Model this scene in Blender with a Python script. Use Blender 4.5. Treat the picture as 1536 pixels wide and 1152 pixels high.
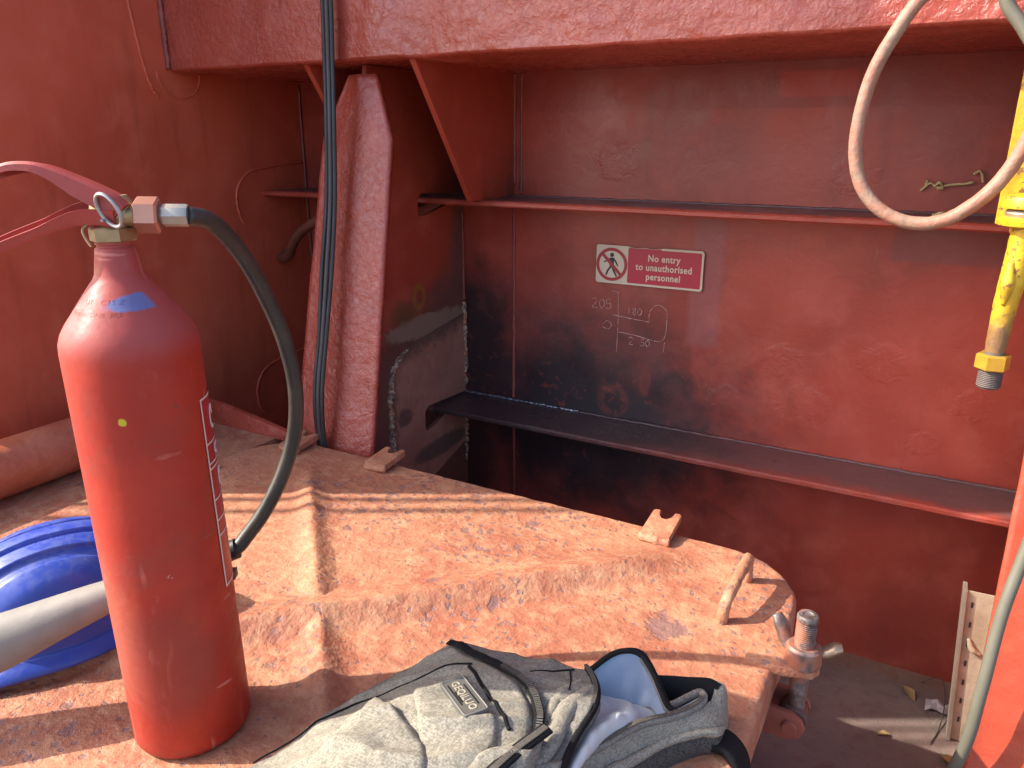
import bpy, bmesh, math, random
import numpy as np
from mathutils import Vector, Matrix, noise

R = math.radians
random.seed(7)
scn = bpy.context.scene
for o in list(bpy.data.objects):
    bpy.data.objects.remove(o)
COL = scn.collection

# ---------------------------------------------------------------- camera
YAW = R(29.3)
cam_d = bpy.data.cameras.new('camera')
cam_d.sensor_width = 36.0
cam_d.lens = 36.0 * 1150.0 / 1536.0
cam_d.clip_start = 0.02
cam_d.clip_end = 500
cam = bpy.data.objects.new('camera', cam_d)
cam.rotation_euler = (R(90 - 17.925), 0, YAW)
cam.location = (0, 0, 0)
COL.objects.link(cam)
scn.camera = cam

# ---------------------------------------------------------------- sky, sun, exposure
SUN_AZ = R(29.3)      # direction the light travels, from +X towards +Y
SUN_EL = R(37.5)
w = bpy.data.worlds.new('World')
scn.world = w
w.use_nodes = True
wn = w.node_tree
for n in list(wn.nodes):
    wn.nodes.remove(n)
sky = wn.nodes.new('ShaderNodeTexSky')
sky.sky_type = 'NISHITA'
sky.sun_disc = False
sky.sun_elevation = SUN_EL
sky.sun_rotation = math.atan2(-math.cos(SUN_AZ), -math.sin(SUN_AZ))
sky.air_density = 0.8
sky.dust_density = 2.6
bgn = wn.nodes.new('ShaderNodeBackground')
bgn.inputs['Strength'].default_value = 0.15
wo = wn.nodes.new('ShaderNodeOutputWorld')
wn.links.new(sky.outputs[0], bgn.inputs['Color'])
wn.links.new(bgn.outputs[0], wo.inputs['Surface'])

sd = bpy.data.lights.new('sun', 'SUN')
sd.energy = 3.0
sd.angle = R(0.55)
sd.color = (1.0, 0.93, 0.82)
so = bpy.data.objects.new('sun', sd)
ld = Vector((math.cos(SUN_AZ) * math.cos(SUN_EL), math.sin(SUN_AZ) * math.cos(SUN_EL), -math.sin(SUN_EL)))
so.rotation_euler = ld.to_track_quat('-Z', 'Y').to_euler()
so.location = (-6, -4, 6)
COL.objects.link(so)

scn.view_settings.view_transform = 'Standard'
scn.view_settings.look = 'None'
scn.view_settings.gamma = 1.0
scn.view_settings.use_curve_mapping = False
scn.view_settings.exposure = 1.62
scn.render.engine = 'CYCLES'

# ---------------------------------------------------------------- main measures (metres, camera eye at z = 0)
WALL_Y = 1.80
DECK_Z = -1.215
HATCH_Z = -0.67
BULK_X = -1.73
BEAM_Y = 1.36
BEAM_Z = 0.15
ST1_Z = -0.149
ST2_Z = -0.713

# ================================================================ helpers
def link(o, parent=None):
    COL.objects.link(o)
    if parent is not None:
        o.parent = parent
        o.matrix_parent_inverse = (Matrix.Translation(parent.location) @ parent.rotation_euler.to_matrix().to_4x4()).inverted() if parent.type == 'EMPTY' else Matrix()
    return o

def tag(o, label, cat, group=None):
    o['label'] = label
    o['category'] = cat
    if group:
        o['group'] = group
    return o

def thing(name, loc, label, cat, group=None, rot=(0, 0, 0)):
    o = bpy.data.objects.new(name, None)
    o.empty_display_size = 0.05
    o.location = loc
    o.rotation_euler = rot
    COL.objects.link(o)
    return tag(o, label, cat, group)

def obj(name, bm, mat, parent=None, smooth=True, local=False):
    me = bpy.data.meshes.new(name)
    bmesh.ops.recalc_face_normals(bm, faces=bm.faces[:])
    bm.to_mesh(me)
    bm.free()
    if smooth:
        for p in me.polygons:
            p.use_smooth = True
        if smooth == 'auto':
            me.set_sharp_from_angle(angle=R(38))
    me.materials.append(mat)
    o = bpy.data.objects.new(name, me)
    if local and parent is not None:
        COL.objects.link(o)
        o.parent = parent
    else:
        link(o, parent)
    return o

def box(bm, x0, x1, y0, y1, z0, z1, bev=0.0):
    vs = [bm.verts.new((x, y, z)) for x in (x0, x1) for y in (y0, y1) for z in (z0, z1)]
    f = [(0, 1, 3, 2), (4, 6, 7, 5), (0, 4, 5, 1), (2, 3, 7, 6), (0, 2, 6, 4), (1, 5, 7, 3)]
    fs = [bm.faces.new([vs[i] for i in q]) for q in f]
    if bev:
        es = list({e for q in fs for e in q.edges})
        bmesh.ops.bevel(bm, geom=es, offset=bev, segments=2, affect='EDGES', profile=0.6)
    return bm

def prism(poly, axis, a0, a1, bev=0.0):
    """poly: 2D points; axis 'x': (y,z) points extruded over x; 'y': (x,z); 'z': (x,y)."""
    bm = bmesh.new()
    def pt(p, a):
        return {'x': (a, p[0], p[1]), 'y': (p[0], a, p[1]), 'z': (p[0], p[1], a)}[axis]
    A = [bm.verts.new(pt(p, a0)) for p in poly]
    B = [bm.verts.new(pt(p, a1)) for p in poly]
    n = len(poly)
    caps = [bm.faces.new(A), bm.faces.new(B)]
    for i in range(n):
        bm.faces.new((A[i], A[(i + 1) % n], B[(i + 1) % n], B[i]))
    if bev:
        es = [e for f in caps for e in f.edges]
        bmesh.ops.bevel(bm, geom=es, offset=bev, segments=2, affect='EDGES', profile=0.6)
    if not bev:
        from mathutils.geometry import delaunay_2d_cdt
        vo, _, fo, orig, _, _ = delaunay_2d_cdt([Vector(p) for p in poly], [], [list(range(n))], 1, 1e-7)
        if len(vo) == n:
            for f in caps:
                bm.faces.remove(f)
            for V in (A, B):
                for q in fo:
                    bm.faces.new([V[orig[i][0]] for i in q])
            return bm
    big = [f for f in bm.faces if len(f.verts) > 4]
    bmesh.ops.triangulate(bm, faces=big, quad_method='BEAUTY', ngon_method='EAR_CLIP')
    return bm

def catmull(pts, n):
    P = [Vector(p) for p in pts]
    if len(P) == 2:
        return [P[0].lerp(P[1], i / (n - 1)) for i in range(n)]
    P = [P[0] * 2 - P[1]] + P + [P[-1] * 2 - P[-2]]
    out = []
    segs = len(P) - 3
    for i in range(n):
        t = i / (n - 1) * segs
        k = min(int(t), segs - 1)
        t -= k
        a, b, c, d = P[k:k + 4]
        out.append(0.5 * ((2 * b) + (c - a) * t + (2 * a - 5 * b + 4 * c - d) * t * t + (3 * b - a - 3 * c + d) * t ** 3))
    return out

def lerp_list(v, n):
    if not isinstance(v, (list, tuple)):
        return [v] * n
    m = len(v) - 1
    o = []
    for i in range(n):
        t = i / (n - 1) * m
        k = min(int(t), m - 1)
        o.append(v[k] + (v[k + 1] - v[k]) * (t - k))
    return o

def tube(pts, r, n=40, seg=12, bm=None, jit=0.0, flat=1.0, caps=True, spline=True, seed=0):
    bm = bm or bmesh.new()
    path = catmull(pts, n) if spline else [Vector(p) for p in pts]
    n = len(path)
    rr = lerp_list(r, n)
    T = [(path[min(i + 1, n - 1)] - path[max(i - 1, 0)]).normalized() for i in range(n)]
    up = Vector((0, 0, 1)) if abs(T[0].z) < 0.9 else Vector((0, 1, 0))
    N = (up - T[0] * up.dot(T[0])).normalized()
    rings = []
    for i in range(n):
        N = (N - T[i] * N.dot(T[i])).normalized()
        B = T[i].cross(N)
        ring = []
        for k in range(seg):
            a = 2 * math.pi * k / seg
            q = rr[i]
            if jit:
                q *= 1 + jit * noise.noise(Vector((path[i].x * 90 + seed, path[i].y * 90 + k * 0.9, path[i].z * 90)))
            ring.append(bm.verts.new(path[i] + N * (math.cos(a) * q * flat) + B * (math.sin(a) * q)))
        rings.append(ring)
    for i in range(n - 1):
        for k in range(seg):
            bm.faces.new((rings[i][k], rings[i][(k + 1) % seg], rings[i + 1][(k + 1) % seg], rings[i + 1][k]))
    if caps:
        bm.faces.new(rings[0][::-1])
        bm.faces.new(rings[-1])
    return bm

def lathe(prof, seg=48, bm=None, center=(0, 0), cap=True):
    bm = bm or bmesh.new()
    rings = []
    for r, z in prof:
        rings.append([bm.verts.new((center[0] + r * math.cos(2 * math.pi * k / seg), center[1] + r * math.sin(2 * math.pi * k / seg), z)) for k in range(seg)])
    for i in range(len(rings) - 1):
        for k in range(seg):
            bm.faces.new((rings[i][k], rings[i][(k + 1) % seg], rings[i + 1][(k + 1) % seg], rings[i + 1][k]))
    if cap:
        bm.faces.new(rings[0][::-1])
        bm.faces.new(rings[-1])
    return bm

def xform(bm, M):
    bmesh.ops.transform(bm, matrix=M, verts=bm.verts[:])
    return bm

def along(p0, p1):
    """matrix taking +Z at the origin to the segment p0 -> p1"""
    p0, p1 = Vector(p0), Vector(p1)
    q = (p1 - p0).normalized().to_track_quat('Z', 'Y')
    return Matrix.Translation(p0) @ q.to_matrix().to_4x4()

def fbm(x, y, z, octv=4, gain=0.5):
    s, a = 0.0, 1.0
    for i in range(octv):
        s += a * noise.noise(Vector((x, y, z)))
        x, y, z, a = x * 2.03 + 5.1, y * 2.03 + 1.7, z * 2.03 + 9.2, a * gain
    return s

def text_mesh(body, size, extrude=0.0, offset=0.0, align='CENTER', space=1.0):
    cu = bpy.data.curves.new('txt', 'FONT')
    cu.body = body
    cu.size = size
    cu.extrude = extrude
    cu.offset = offset
    cu.align_x = align
    cu.align_y = 'CENTER'
    cu.space_line = space
    cu.space_character = 1.08
    cu.resolution_u = 3
    o = bpy.data.objects.new('txt', cu)
    COL.objects.link(o)
    dg = bpy.context.evaluated_depsgraph_get()
    me = bpy.data.meshes.new_from_object(o.evaluated_get(dg))
    bm = bmesh.new()
    bm.from_mesh(me)
    bpy.data.objects.remove(o)
    bpy.data.curves.remove(cu)
    bpy.data.meshes.remove(me)
    return bm

# ---------------------------------------------------------------- node helper
class G:
    def __init__(self, name):
        self.m = bpy.data.materials.new(name)
        self.m.use_nodes = True
        self.t = self.m.node_tree
        self.b = self.t.nodes['Principled BSDF']
        tc = self.t.nodes.new('ShaderNodeTexCoord')
        self.co = tc.outputs['Object']
        sx = self.t.nodes.new('ShaderNodeSeparateXYZ')
        self.t.links.new(self.co, sx.inputs[0])
        self.x, self.y, self.z = sx.outputs
    def put(self, sock, v):
        if isinstance(v, bpy.types.NodeSocket):
            self.t.links.new(v, sock)
        elif isinstance(v, (tuple, list)):
            sock.default_value = tuple(v) + ((1.0,) if len(v) == 3 and sock.type == 'RGBA' else ())
        else:
            sock.default_value = v
    def f(self, op, a, b=0.0, c=0.0, clamp=False):
        n = self.t.nodes.new('ShaderNodeMath')
        n.operation = op
        n.use_clamp = clamp
        for s, v in zip(n.inputs, (a, b, c)):
            self.put(s, v)
        return n.outputs[0]
    def noise(self, scale, detail=4, rough=0.55, dist=0.0, vec=None, col=False, stretch=None):
        n = self.t.nodes.new('ShaderNodeTexNoise')
        n.inputs['Scale'].default_value = scale
        n.inputs['Detail'].default_value = detail
        n.inputs['Roughness'].default_value = rough
        n.inputs['Distortion'].default_value = dist
        v = vec or self.co
        if stretch:
            mp = self.t.nodes.new('ShaderNodeMapping')
            mp.inputs['Scale'].default_value = stretch
            self.t.links.new(v, mp.inputs['Vector'])
            v = mp.outputs[0]
        self.t.links.new(v, n.inputs['Vector'])
        return n.outputs['Color' if col else 'Fac']
    def voro(self, scale, feat='F1', rnd=1.0):
        n = self.t.nodes.new('ShaderNodeTexVoronoi')
        n.feature = feat
        n.inputs['Scale'].default_value = scale
        n.inputs['Randomness'].default_value = rnd
        self.t.links.new(self.co, n.inputs['Vector'])
        return n.outputs['Distance']
    def step(self, v, a, b, lo=0.0, hi=1.0):
        n = self.t.nodes.new('ShaderNodeMapRange')
        n.interpolation_type = 'SMOOTHSTEP'
        self.put(n.inputs[0], v)
        for i, q in enumerate((a, b, lo, hi)):
            n.inputs[i + 1].default_value = q
        return n.outputs[0]
    def mix(self, fac, a, b, mode='MIX'):
        n = self.t.nodes.new('ShaderNodeMix')
        n.data_type = 'RGBA'
        n.blend_type = mode
        self.put(n.inputs[0], fac)
        self.put(n.inputs[6], a)
        self.put(n.inputs[7], b)
        return n.outputs[2]
    def ell(self, u, v, cu, cv, ru, rv, warp=None, amp=0.0):
        """normalised elliptic distance; warp adds noise to it"""
        a = self.f('MULTIPLY', self.f('SUBTRACT', u, cu), 1.0 / ru)
        b = self.f('MULTIPLY', self.f('SUBTRACT', v, cv), 1.0 / rv)
        d = self.f('SQRT', self.f('ADD', self.f('MULTIPLY', a, a), self.f('MULTIPLY', b, b)))
        if warp is not None:
            d = self.f('ADD', d, self.f('MULTIPLY', self.f('SUBTRACT', warp, 0.5), amp))
        return d
    def bump(self, h, strength=0.3, dist=0.01, prev=None):
        n = self.t.nodes.new('ShaderNodeBump')
        n.inputs['Strength'].default_value = strength
        n.inputs['Distance'].default_value = dist
        self.put(n.inputs['Height'], h)
        if prev is not None:
            self.t.links.new(prev, n.inputs['Normal'])
        return n.outputs[0]
    def out(self, col=None, rough=None, nrm=None, metal=None, spec=None, coat=None):
        for k, v in (('Base Color', col), ('Roughness', rough), ('Normal', nrm), ('Metallic', metal), ('Specular IOR Level', spec), ('Coat Weight', coat)):
            if v is not None:
                self.put(self.b.inputs[k], v)
        return self.m

def plain(name, col, rough=0.5, metal=0.0, var=0.25, scale=40, bump=0.15, spec=0.5, bdist=0.002):
    g = G(name)
    nz = g.noise(scale, 5, 0.6)
    nz2 = g.noise(scale * 0.23, 3)
    a = tuple(c * (1 - var) for c in col)
    b = tuple(min(1, c * (1 + var)) for c in col)
    c = g.mix(g.f('MULTIPLY', g.f('ADD', nz, nz2), 0.5), a, b)
    r = g.step(nz2, 0.3, 0.7, max(0.02, rough - 0.1), min(1, rough + 0.1))
    return g.out(c, r, g.bump(nz, bump, bdist), metal, spec)

# ---------------------------------------------------------------- paint materials
RED = (0.390, 0.068, 0.040)
REDL = (0.470, 0.105, 0.066)
REDD = (0.255, 0.042, 0.027)

def red_paint(name, base=RED, light=REDL, dark=REDD, rough=0.42, wr=0.35, wscale=55, extra=None, speck=True, spec=0.5):
    """brushed red oxide paint: wrinkles, blotches, chips"""
    g = G(name)
    big = g.noise(2.3, 4, 0.55, 0.4)
    mid = g.noise(11, 5, 0.6, 0.3)
    fine = g.noise(wscale, 6, 0.62, 0.6)
    col = g.mix(g.step(big, 0.34, 0.68), dark, base)
    col = g.mix(g.f('MULTIPLY', g.step(mid, 0.45, 0.75), 0.55), col, light)
    sp = g.voro(38)
    pale = g.step(sp, 0.020, 0.045, 1.0, 0.0)
    if speck:
        gate = g.step(g.noise(7, 2), 0.55, 0.62)
        col = g.mix(g.f('MULTIPLY', g.f('MULTIPLY', pale, gate), 0.7), col, (0.55, 0.40, 0.30))
    rg = g.step(mid, 0.3, 0.75, rough - 0.10, rough + 0.14)
    h = g.f('ADD', g.f('MULTIPLY', fine, 0.6), g.f('MULTIPLY', mid, 1.3))
    if extra:
        col, rg, h = extra(g, col, rg, h)
    return g.out(col, rg, g.bump(h, wr, 0.006), None, spec)

def wall_extra(g, col, rg, h):
    # scorched steel round the welded corner, soot up the plate, older and newer coats, blisters
    wp = g.noise(9, 5, 0.65, 0.5)
    wf = g.noise(34, 5, 0.65, 0.8)
    # the top strip is darker, one patch carries a fresher coat
    top_band = g.step(g.f('ADD', g.z, g.f('MULTIPLY', g.f('SUBTRACT', wp, 0.5), 0.010)), 0.055, 0.059)
    col = g.mix(g.f('MULTIPLY', top_band, 0.55), col, (0.235, 0.030, 0.022))
    stk = g.noise(17, 4, 0.6, 0.2, stretch=(1.0, 1.0, 0.12))
    col = g.mix(g.f('MULTIPLY', g.step(stk, 0.54, 0.74), 0.35), col, (0.19, 0.042, 0.034))
    pz = g.noise(1.9, 2, 0.4, 0.0)
    col = g.mix(g.f('MULTIPLY', g.step(pz, 0.55, 0.565), 0.22), col, (0.45, 0.070, 0.045))
    def rect(x0, x1, z0, z1, e):
        a = g.f('MULTIPLY', g.step(g.x, x0, x0 + e), g.step(g.x, x1 - e, x1, 1.0, 0.0))
        b = g.f('MULTIPLY', g.step(g.z, z0, z0 + e), g.step(g.z, z1 - e, z1, 1.0, 0.0))
        return g.f('MULTIPLY', a, b)
    col = g.mix(g.f('MULTIPLY', rect(-0.36, -0.20, 0.075, 0.132, 0.006), 0.7), col, (0.42, 0.050, 0.036))
    col = g.mix(g.f('MULTIPLY', rect(-0.10, 0.40, -0.255, -0.15, 0.010), 0.6), col, (0.20, 0.065, 0.062))
    col = g.mix(g.f('MULTIPLY', rect(-0.53, -0.435, -0.50, -0.17, 0.022), 0.5), col, (0.30, 0.105, 0.110))
    # soot, plus the left bay's shade painted as colour
    s1 = g.step(g.ell(g.x, g.z, -0.82, -0.74, 0.66, 0.40, wp, 0.85), 0.25, 1.02, 1.0, 0.0)
    s2 = g.step(g.ell(g.x, g.z, -1.17, -0.56, 0.23, 0.30, wp, 0.9), 0.35, 1.05, 1.0, 0.0)
    s3 = g.step(g.ell(g.x, g.z, -1.17, -0.90, 0.19, 0.28, wp, 0.5), 0.4, 1.0, 0.9, 0.0)
    bay_shade = g.step(g.ell(g.x, g.z, -1.38, -0.75, 0.26, 0.22, wp, 0.4), 0.6, 1.1, 0.9, 0.0)  # painted shade: darkens the bay wall seen through the web slot
    s = g.f('MAXIMUM', g.f('MAXIMUM', s1, s2), g.f('MAXIMUM', s3, bay_shade))
    haze = g.step(g.ell(g.x, g.z, -0.88, -0.62, 0.60, 0.36, wp, 0.5), 0.2, 1.05, 1.0, 0.0)
    col = g.mix(g.f('MULTIPLY', haze, 0.45), col, (0.110, 0.050, 0.052))
    keep = g.step(wf, 0.60, 0.66)
    s = g.f('MULTIPLY', s, g.f('SUBTRACT', 1.0, g.f('MULTIPLY', keep, 0.32)))
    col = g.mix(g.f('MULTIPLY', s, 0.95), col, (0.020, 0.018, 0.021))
    # burnt flakes and a ring of bare primer low on the plate
    fl = g.f('MULTIPLY', g.step(wf, 0.58, 0.62), g.step(g.ell(g.x, g.z, -0.86, -0.67, 0.30, 0.06), 0.7, 1.1, 1.0, 0.0))
    col = g.mix(g.f('MULTIPLY', fl, 0.35), col, (0.26, 0.05, 0.03))
    rd = g.ell(g.x, g.z, -0.705, -0.665, 0.036, 0.036, wf, 0.5)
    ring = g.f('MULTIPLY', g.f('MULTIPLY', g.step(rd, 0.60, 0.85), g.step(rd, 1.1, 1.4, 1.0, 0.0)), g.step(wf, 0.38, 0.52))
    col = g.mix(g.f('MULTIPLY', ring, 0.30), col, (0.28, 0.055, 0.035))
    d4 = g.step(g.ell(g.x, g.z, -0.62, -0.60, 0.018, 0.045, wf, 0.8), 0.7, 1.0, 1.0, 0.0)
    col = g.mix(g.f('MULTIPLY', d4, 0.35), col, (0.26, 0.05, 0.035))
    # scrape marks and pale specks
    sc = g.noise(60, 3, 0.5, 0.0, stretch=(1.0, 1.0, 0.16))
    col = g.mix(g.f('MULTIPLY', g.step(sc, 0.70, 0.76), 0.22), col, (0.40, 0.20, 0.17))
    rg = g.f('ADD', rg, g.f('MULTIPLY', s, 0.06))
    # blistered rings in the coat
    wr2 = g.noise(120, 4, 0.6, 1.0)
    wr3 = g.noise(45, 5, 0.6, 1.2)
    for cx, cz, r in ((-0.29, -0.50, 0.042), (-0.235, -0.60, 0.055), (-0.08, -0.475, 0.045), (-0.42, -0.62, 0.04), (-0.72, -0.06, 0.05), (-0.17, -0.16, 0.03),
                      (0.10, -0.54, 0.035), (0.02, -0.645, 0.03), (-0.19, -0.075, 0.045), (-0.53, -0.85, 0.05)):
        d = g.ell(g.x, g.z, cx, cz, r, r * 0.9, wf, 1.5)
        m = g.step(d, 0.7, 1.2, 1.0, 0.0)
        h = g.f('ADD', h, g.f('MULTIPLY', m, g.f('ADD', g.f('MULTIPLY', wr3, 1.2), g.f('MULTIPLY', wr2, 0.5))))
        rim = g.f('MULTIPLY', g.step(d, 0.65, 0.9), g.step(d, 0.9, 1.15, 1.0, 0.0))
        h = g.f('ADD', h, g.f('MULTIPLY', rim, 0.12))
    return col, rg, h

def stiff_extra(g, col, rg, h):
    wp = g.noise(14, 5, 0.65, 0.6)
    wf = g.noise(60, 4, 0.6)
    top = g.step(g.ell(g.x, g.y, -1.10, 1.73, 1.10, 0.20, wp, 0.45), 0.50, 1.05, 1.0, 0.0)
    low = g.step(g.z, -0.45, -0.44, 1.0, 0.0)
    s = g.f('MULTIPLY', top, low)
    col = g.mix(g.f('MULTIPLY', s, 0.92), col, (0.036, 0.032, 0.034))
    # grey dust settled along the root
    dust = g.f('MULTIPLY', g.step(g.f('ADD', g.y, g.f('MULTIPLY', g.f('SUBTRACT', wp, 0.5), 0.12)), 1.622, 1.685), g.f('SUBTRACT', 0.86, g.f('MULTIPLY', s, 0.7)))
    col = g.mix(dust, col, (0.105, 0.082, 0.082))
    rg = g.f('ADD', rg, g.f('MULTIPLY', s, -0.06))
    h = g.f('ADD', h, g.f('MULTIPLY', g.f('MULTIPLY', s, g.step(wf, 0.5, 0.7)), 0.5))
    return col, rg, h

def web_extra(g, col, rg, h):
    wp = g.noise(10, 5, 0.65, 0.5)
    wf = g.noise(45, 5, 0.65, 0.8)
    lft = g.step(g.x, -0.6, -0.5, 1.0, 0.0)
    d = g.f('ADD', g.z, g.f('ADD', g.f('MULTIPLY', g.f('SUBTRACT', wp, 0.5), 0.16), g.f('MULTIPLY', g.f('SUBTRACT', g.y, 1.5), -0.35)))
    s = g.f('MULTIPLY', g.step(d, -0.50, -0.36, 1.0, 0.0), lft)
    s2 = g.f('MULTIPLY', g.step(g.ell(g.y, g.z, 1.80, -0.33, 0.10, 0.30, wp, 0.7), 0.4, 1.0, 0.9, 0.0), lft)
    col = g.mix(g.f('MULTIPLY', g.f('MAXIMUM', s, s2), 0.82), col, (0.075, 0.055, 0.048))
    gy = g.f('MULTIPLY', g.step(g.ell(g.y, g.z, 1.62, -0.475, 0.22, 0.035, wf, 1.2), 0.7, 1.0, 1.0, 0.0), lft)
    col = g.mix(g.f('MULTIPLY', gy, 0.8), col, (0.24, 0.185, 0.14))
    oc = g.ell(g.y, g.z, 1.585, -0.395, 0.022, 0.030, wf, 0.4)
    rg_m = g.f('MULTIPLY', g.f('MULTIPLY', g.step(oc, 0.5, 0.8), g.step(oc, 1.0, 1.4, 1.0, 0.0)), lft)
    col = g.mix(g.f('MULTIPLY', rg_m, 0.7), col, (0.26, 0.13, 0.02))
    blot = g.f('MULTIPLY', g.step(g.ell(g.y, g.z, 1.52, -0.43, 0.07, 0.035, wp, 0.9), 0.5, 1.1, 1.0, 0.0), lft)
    col = g.mix(g.f('MULTIPLY', blot, 0.45), col, (0.10, 0.075, 0.02))
    return col, rg, h

def bulk_extra(g, col, rg, h):
    wp = g.noise(30, 5, 0.6, 1.0)
    for cy, cz, r in ((0.95, -0.05, 0.06), (1.1, -0.42, 0.05), (0.80, -0.33, 0.05), (1.0, 0.12, 0.03)):
        m = g.step(g.ell(g.y, g.z, cy, cz, r, r, wp, 0.8), 0.6, 1.2, 1.0, 0.0)
        h = g.f('ADD', h, g.f('MULTIPLY', m, g.f('MULTIPLY', wp, 0.6)))
    rain = g.noise(26, 4, 0.6, 0.2, stretch=(1.0, 1.0, 0.10))
    col = g.mix(g.f('MULTIPLY', g.step(rain, 0.52, 0.75), 0.30), col, (0.22, 0.040, 0.024))
    return col, rg, h

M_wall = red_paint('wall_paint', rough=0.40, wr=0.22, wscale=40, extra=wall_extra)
M_stiff = red_paint('stiffener_paint', rough=0.40, wr=0.3, wscale=60, extra=stiff_extra)
M_web = red_paint('web_paint', base=(0.40, 0.062, 0.028), light=(0.45, 0.090, 0.050), dark=(0.32, 0.046, 0.024), rough=0.48, wr=0.2, extra=web_extra)
M_bulk = red_paint('bulkhead_paint', base=(0.57, 0.108, 0.052), light=(0.61, 0.135, 0.070), dark=(0.47, 0.082, 0.041), rough=0.40, wr=0.14, wscale=22, extra=bulk_extra)
M_thick = red_paint('thick_paint', base=(0.400, 0.074, 0.044), light=(0.465, 0.108, 0.072), dark=(0.33, 0.056, 0.034), rough=0.25, wr=0.95, wscale=70, speck=False, spec=0.75)
M_thin = red_paint('flange_paint', base=(0.42, 0.066, 0.032), light=(0.46, 0.090, 0.048), dark=(0.36, 0.050, 0.026), rough=0.36, wr=0.32, wscale=36, speck=False)
M_plain = red_paint('red_paint_plain', rough=0.42, wr=0.3)
M_seam = red_paint('seam_paint', base=(0.27, 0.07, 0.055), light=(0.35, 0.12, 0.10), dark=(0.18, 0.04, 0.03), rough=0.42, wr=0.5, wscale=120)

def hatch_mat(name, shift=1.0):
    g = G(name)
    n1 = g.noise(5.5, 5, 0.6, 0.3)
    n2 = g.noise(40, 5, 0.60, 0.0)
    n3 = g.noise(115, 4, 0.6, 0.0)
    n5 = g.noise(240, 3, 0.6)
    col = g.mix(g.step(n1, 0.35, 0.65), (0.335, 0.116, 0.064), (0.415, 0.178, 0.096))
    col = g.mix(g.f('MULTIPLY', g.step(n2, 0.44, 0.64), 0.60), col, (0.465, 0.248, 0.138))
    col = g.mix(g.f('MULTIPLY', g.step(n3, 0.53, 0.66), 0.30), col, (0.285, 0.085, 0.050))
    n6 = g.noise(13, 5, 0.65, 0.3)
    col = g.mix(g.f('MULTIPLY', g.step(n6, 0.52, 0.66), 0.45), col, (0.30, 0.085, 0.048))
    col = g.mix(g.f('MULTIPLY', g.step(n6, 0.32, 0.44, 1.0, 0.0), 0.40), col, (0.50, 0.29, 0.165))
    hand = g.step(g.ell(g.x, g.y, -0.262, 0.925, 0.052, 0.035, n2, 1.6), 0.5, 0.75, 1.0, 0.0)
    col = g.mix(g.f('MULTIPLY', g.f('MULTIPLY', g.step(n5, 0.60, 0.70), g.step(n2, 0.45, 0.6)), 0.55), col, (0.62, 0.42, 0.24))
    # bare worn spots, grey violet, crisp and scattered in drifts
    gate = g.noise(4.2, 4, 0.6)
    gate2 = g.step(gate, 0.40, 0.64)
    v1 = g.f('ADD', g.voro(62), g.f('MULTIPLY', g.f('SUBTRACT', n3, 0.5), 0.7))
    v1 = g.f('ADD', v1, g.f('MULTIPLY', gate2, -0.22))
    g1 = g.step(v1, 0.06, 0.13, 1.0, 0.0)
    v2 = g.f('ADD', g.voro(24), g.f('MULTIPLY', g.f('SUBTRACT', n2, 0.5), 1.1))
    g2 = g.f('MULTIPLY', g.step(v2, 0.16, 0.23, 1.0, 0.0), g.step(gate, 0.48, 0.58))
    gm = g.f('MAXIMUM', g.f('MAXIMUM', g1, g2), hand)
    col = g.mix(g.f('MULTIPLY', gm, 0.72), col, (0.200, 0.122, 0.115))
    rg = g.step(n3, 0.3, 0.7, 0.50, 0.72)
    rg = g.f('SUBTRACT', rg, g.f('MULTIPLY', gm, 0.12))
    h = g.f('ADD', g.f('ADD', g.f('MULTIPLY', n2, 1.2), g.f('MULTIPLY', n3, 0.8)), g.f('MULTIPLY', gm, -0.30))
    return g.out(col, rg, g.bump(h, 0.62, 0.0045), None, 0.4)

M_hatch = hatch_mat('hatch_worn_paint')

# ================================================================ SETTING: deck
g = G('deck_steel')
n1 = g.noise(3.0, 5, 0.6, 0.4); n2 = g.noise(28, 6, 0.65, 0.5); n3 = g.noise(160, 3, 0.6)
c = g.mix(g.step(n1, 0.35, 0.65), (0.150, 0.112, 0.096), (0.225, 0.168, 0.142))
c = g.mix(g.f('MULTIPLY', g.step(n2, 0.5, 0.7), 0.5), c, (0.16, 0.085, 0.065))
c = g.mix(g.f('MULTIPLY', g.step(n3, 0.62, 0.72), 0.35), c, (0.26, 0.22, 0.18))
rim = g.step(g.f('ADD', g.y, g.f('MULTIPLY', g.f('SUBTRACT', n2, 0.5), 0.10)), 1.70, 1.80)
c = g.mix(g.f('MULTIPLY', rim, 0.6), c, (0.20, 0.085, 0.045))
M_deck = g.out(c, g.step(n2, 0.3, 0.7, 0.65, 0.9), g.bump(g.f('ADD', n2, n3), 0.5, 0.004), None, 0.3)
bm = bmesh.new()
box(bm, -9, 9, -12, 3.0, DECK_Z - 0.02, DECK_Z)
deck = obj('deck', bm, M_deck, smooth=False)
deck['kind'] = 'structure'

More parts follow.
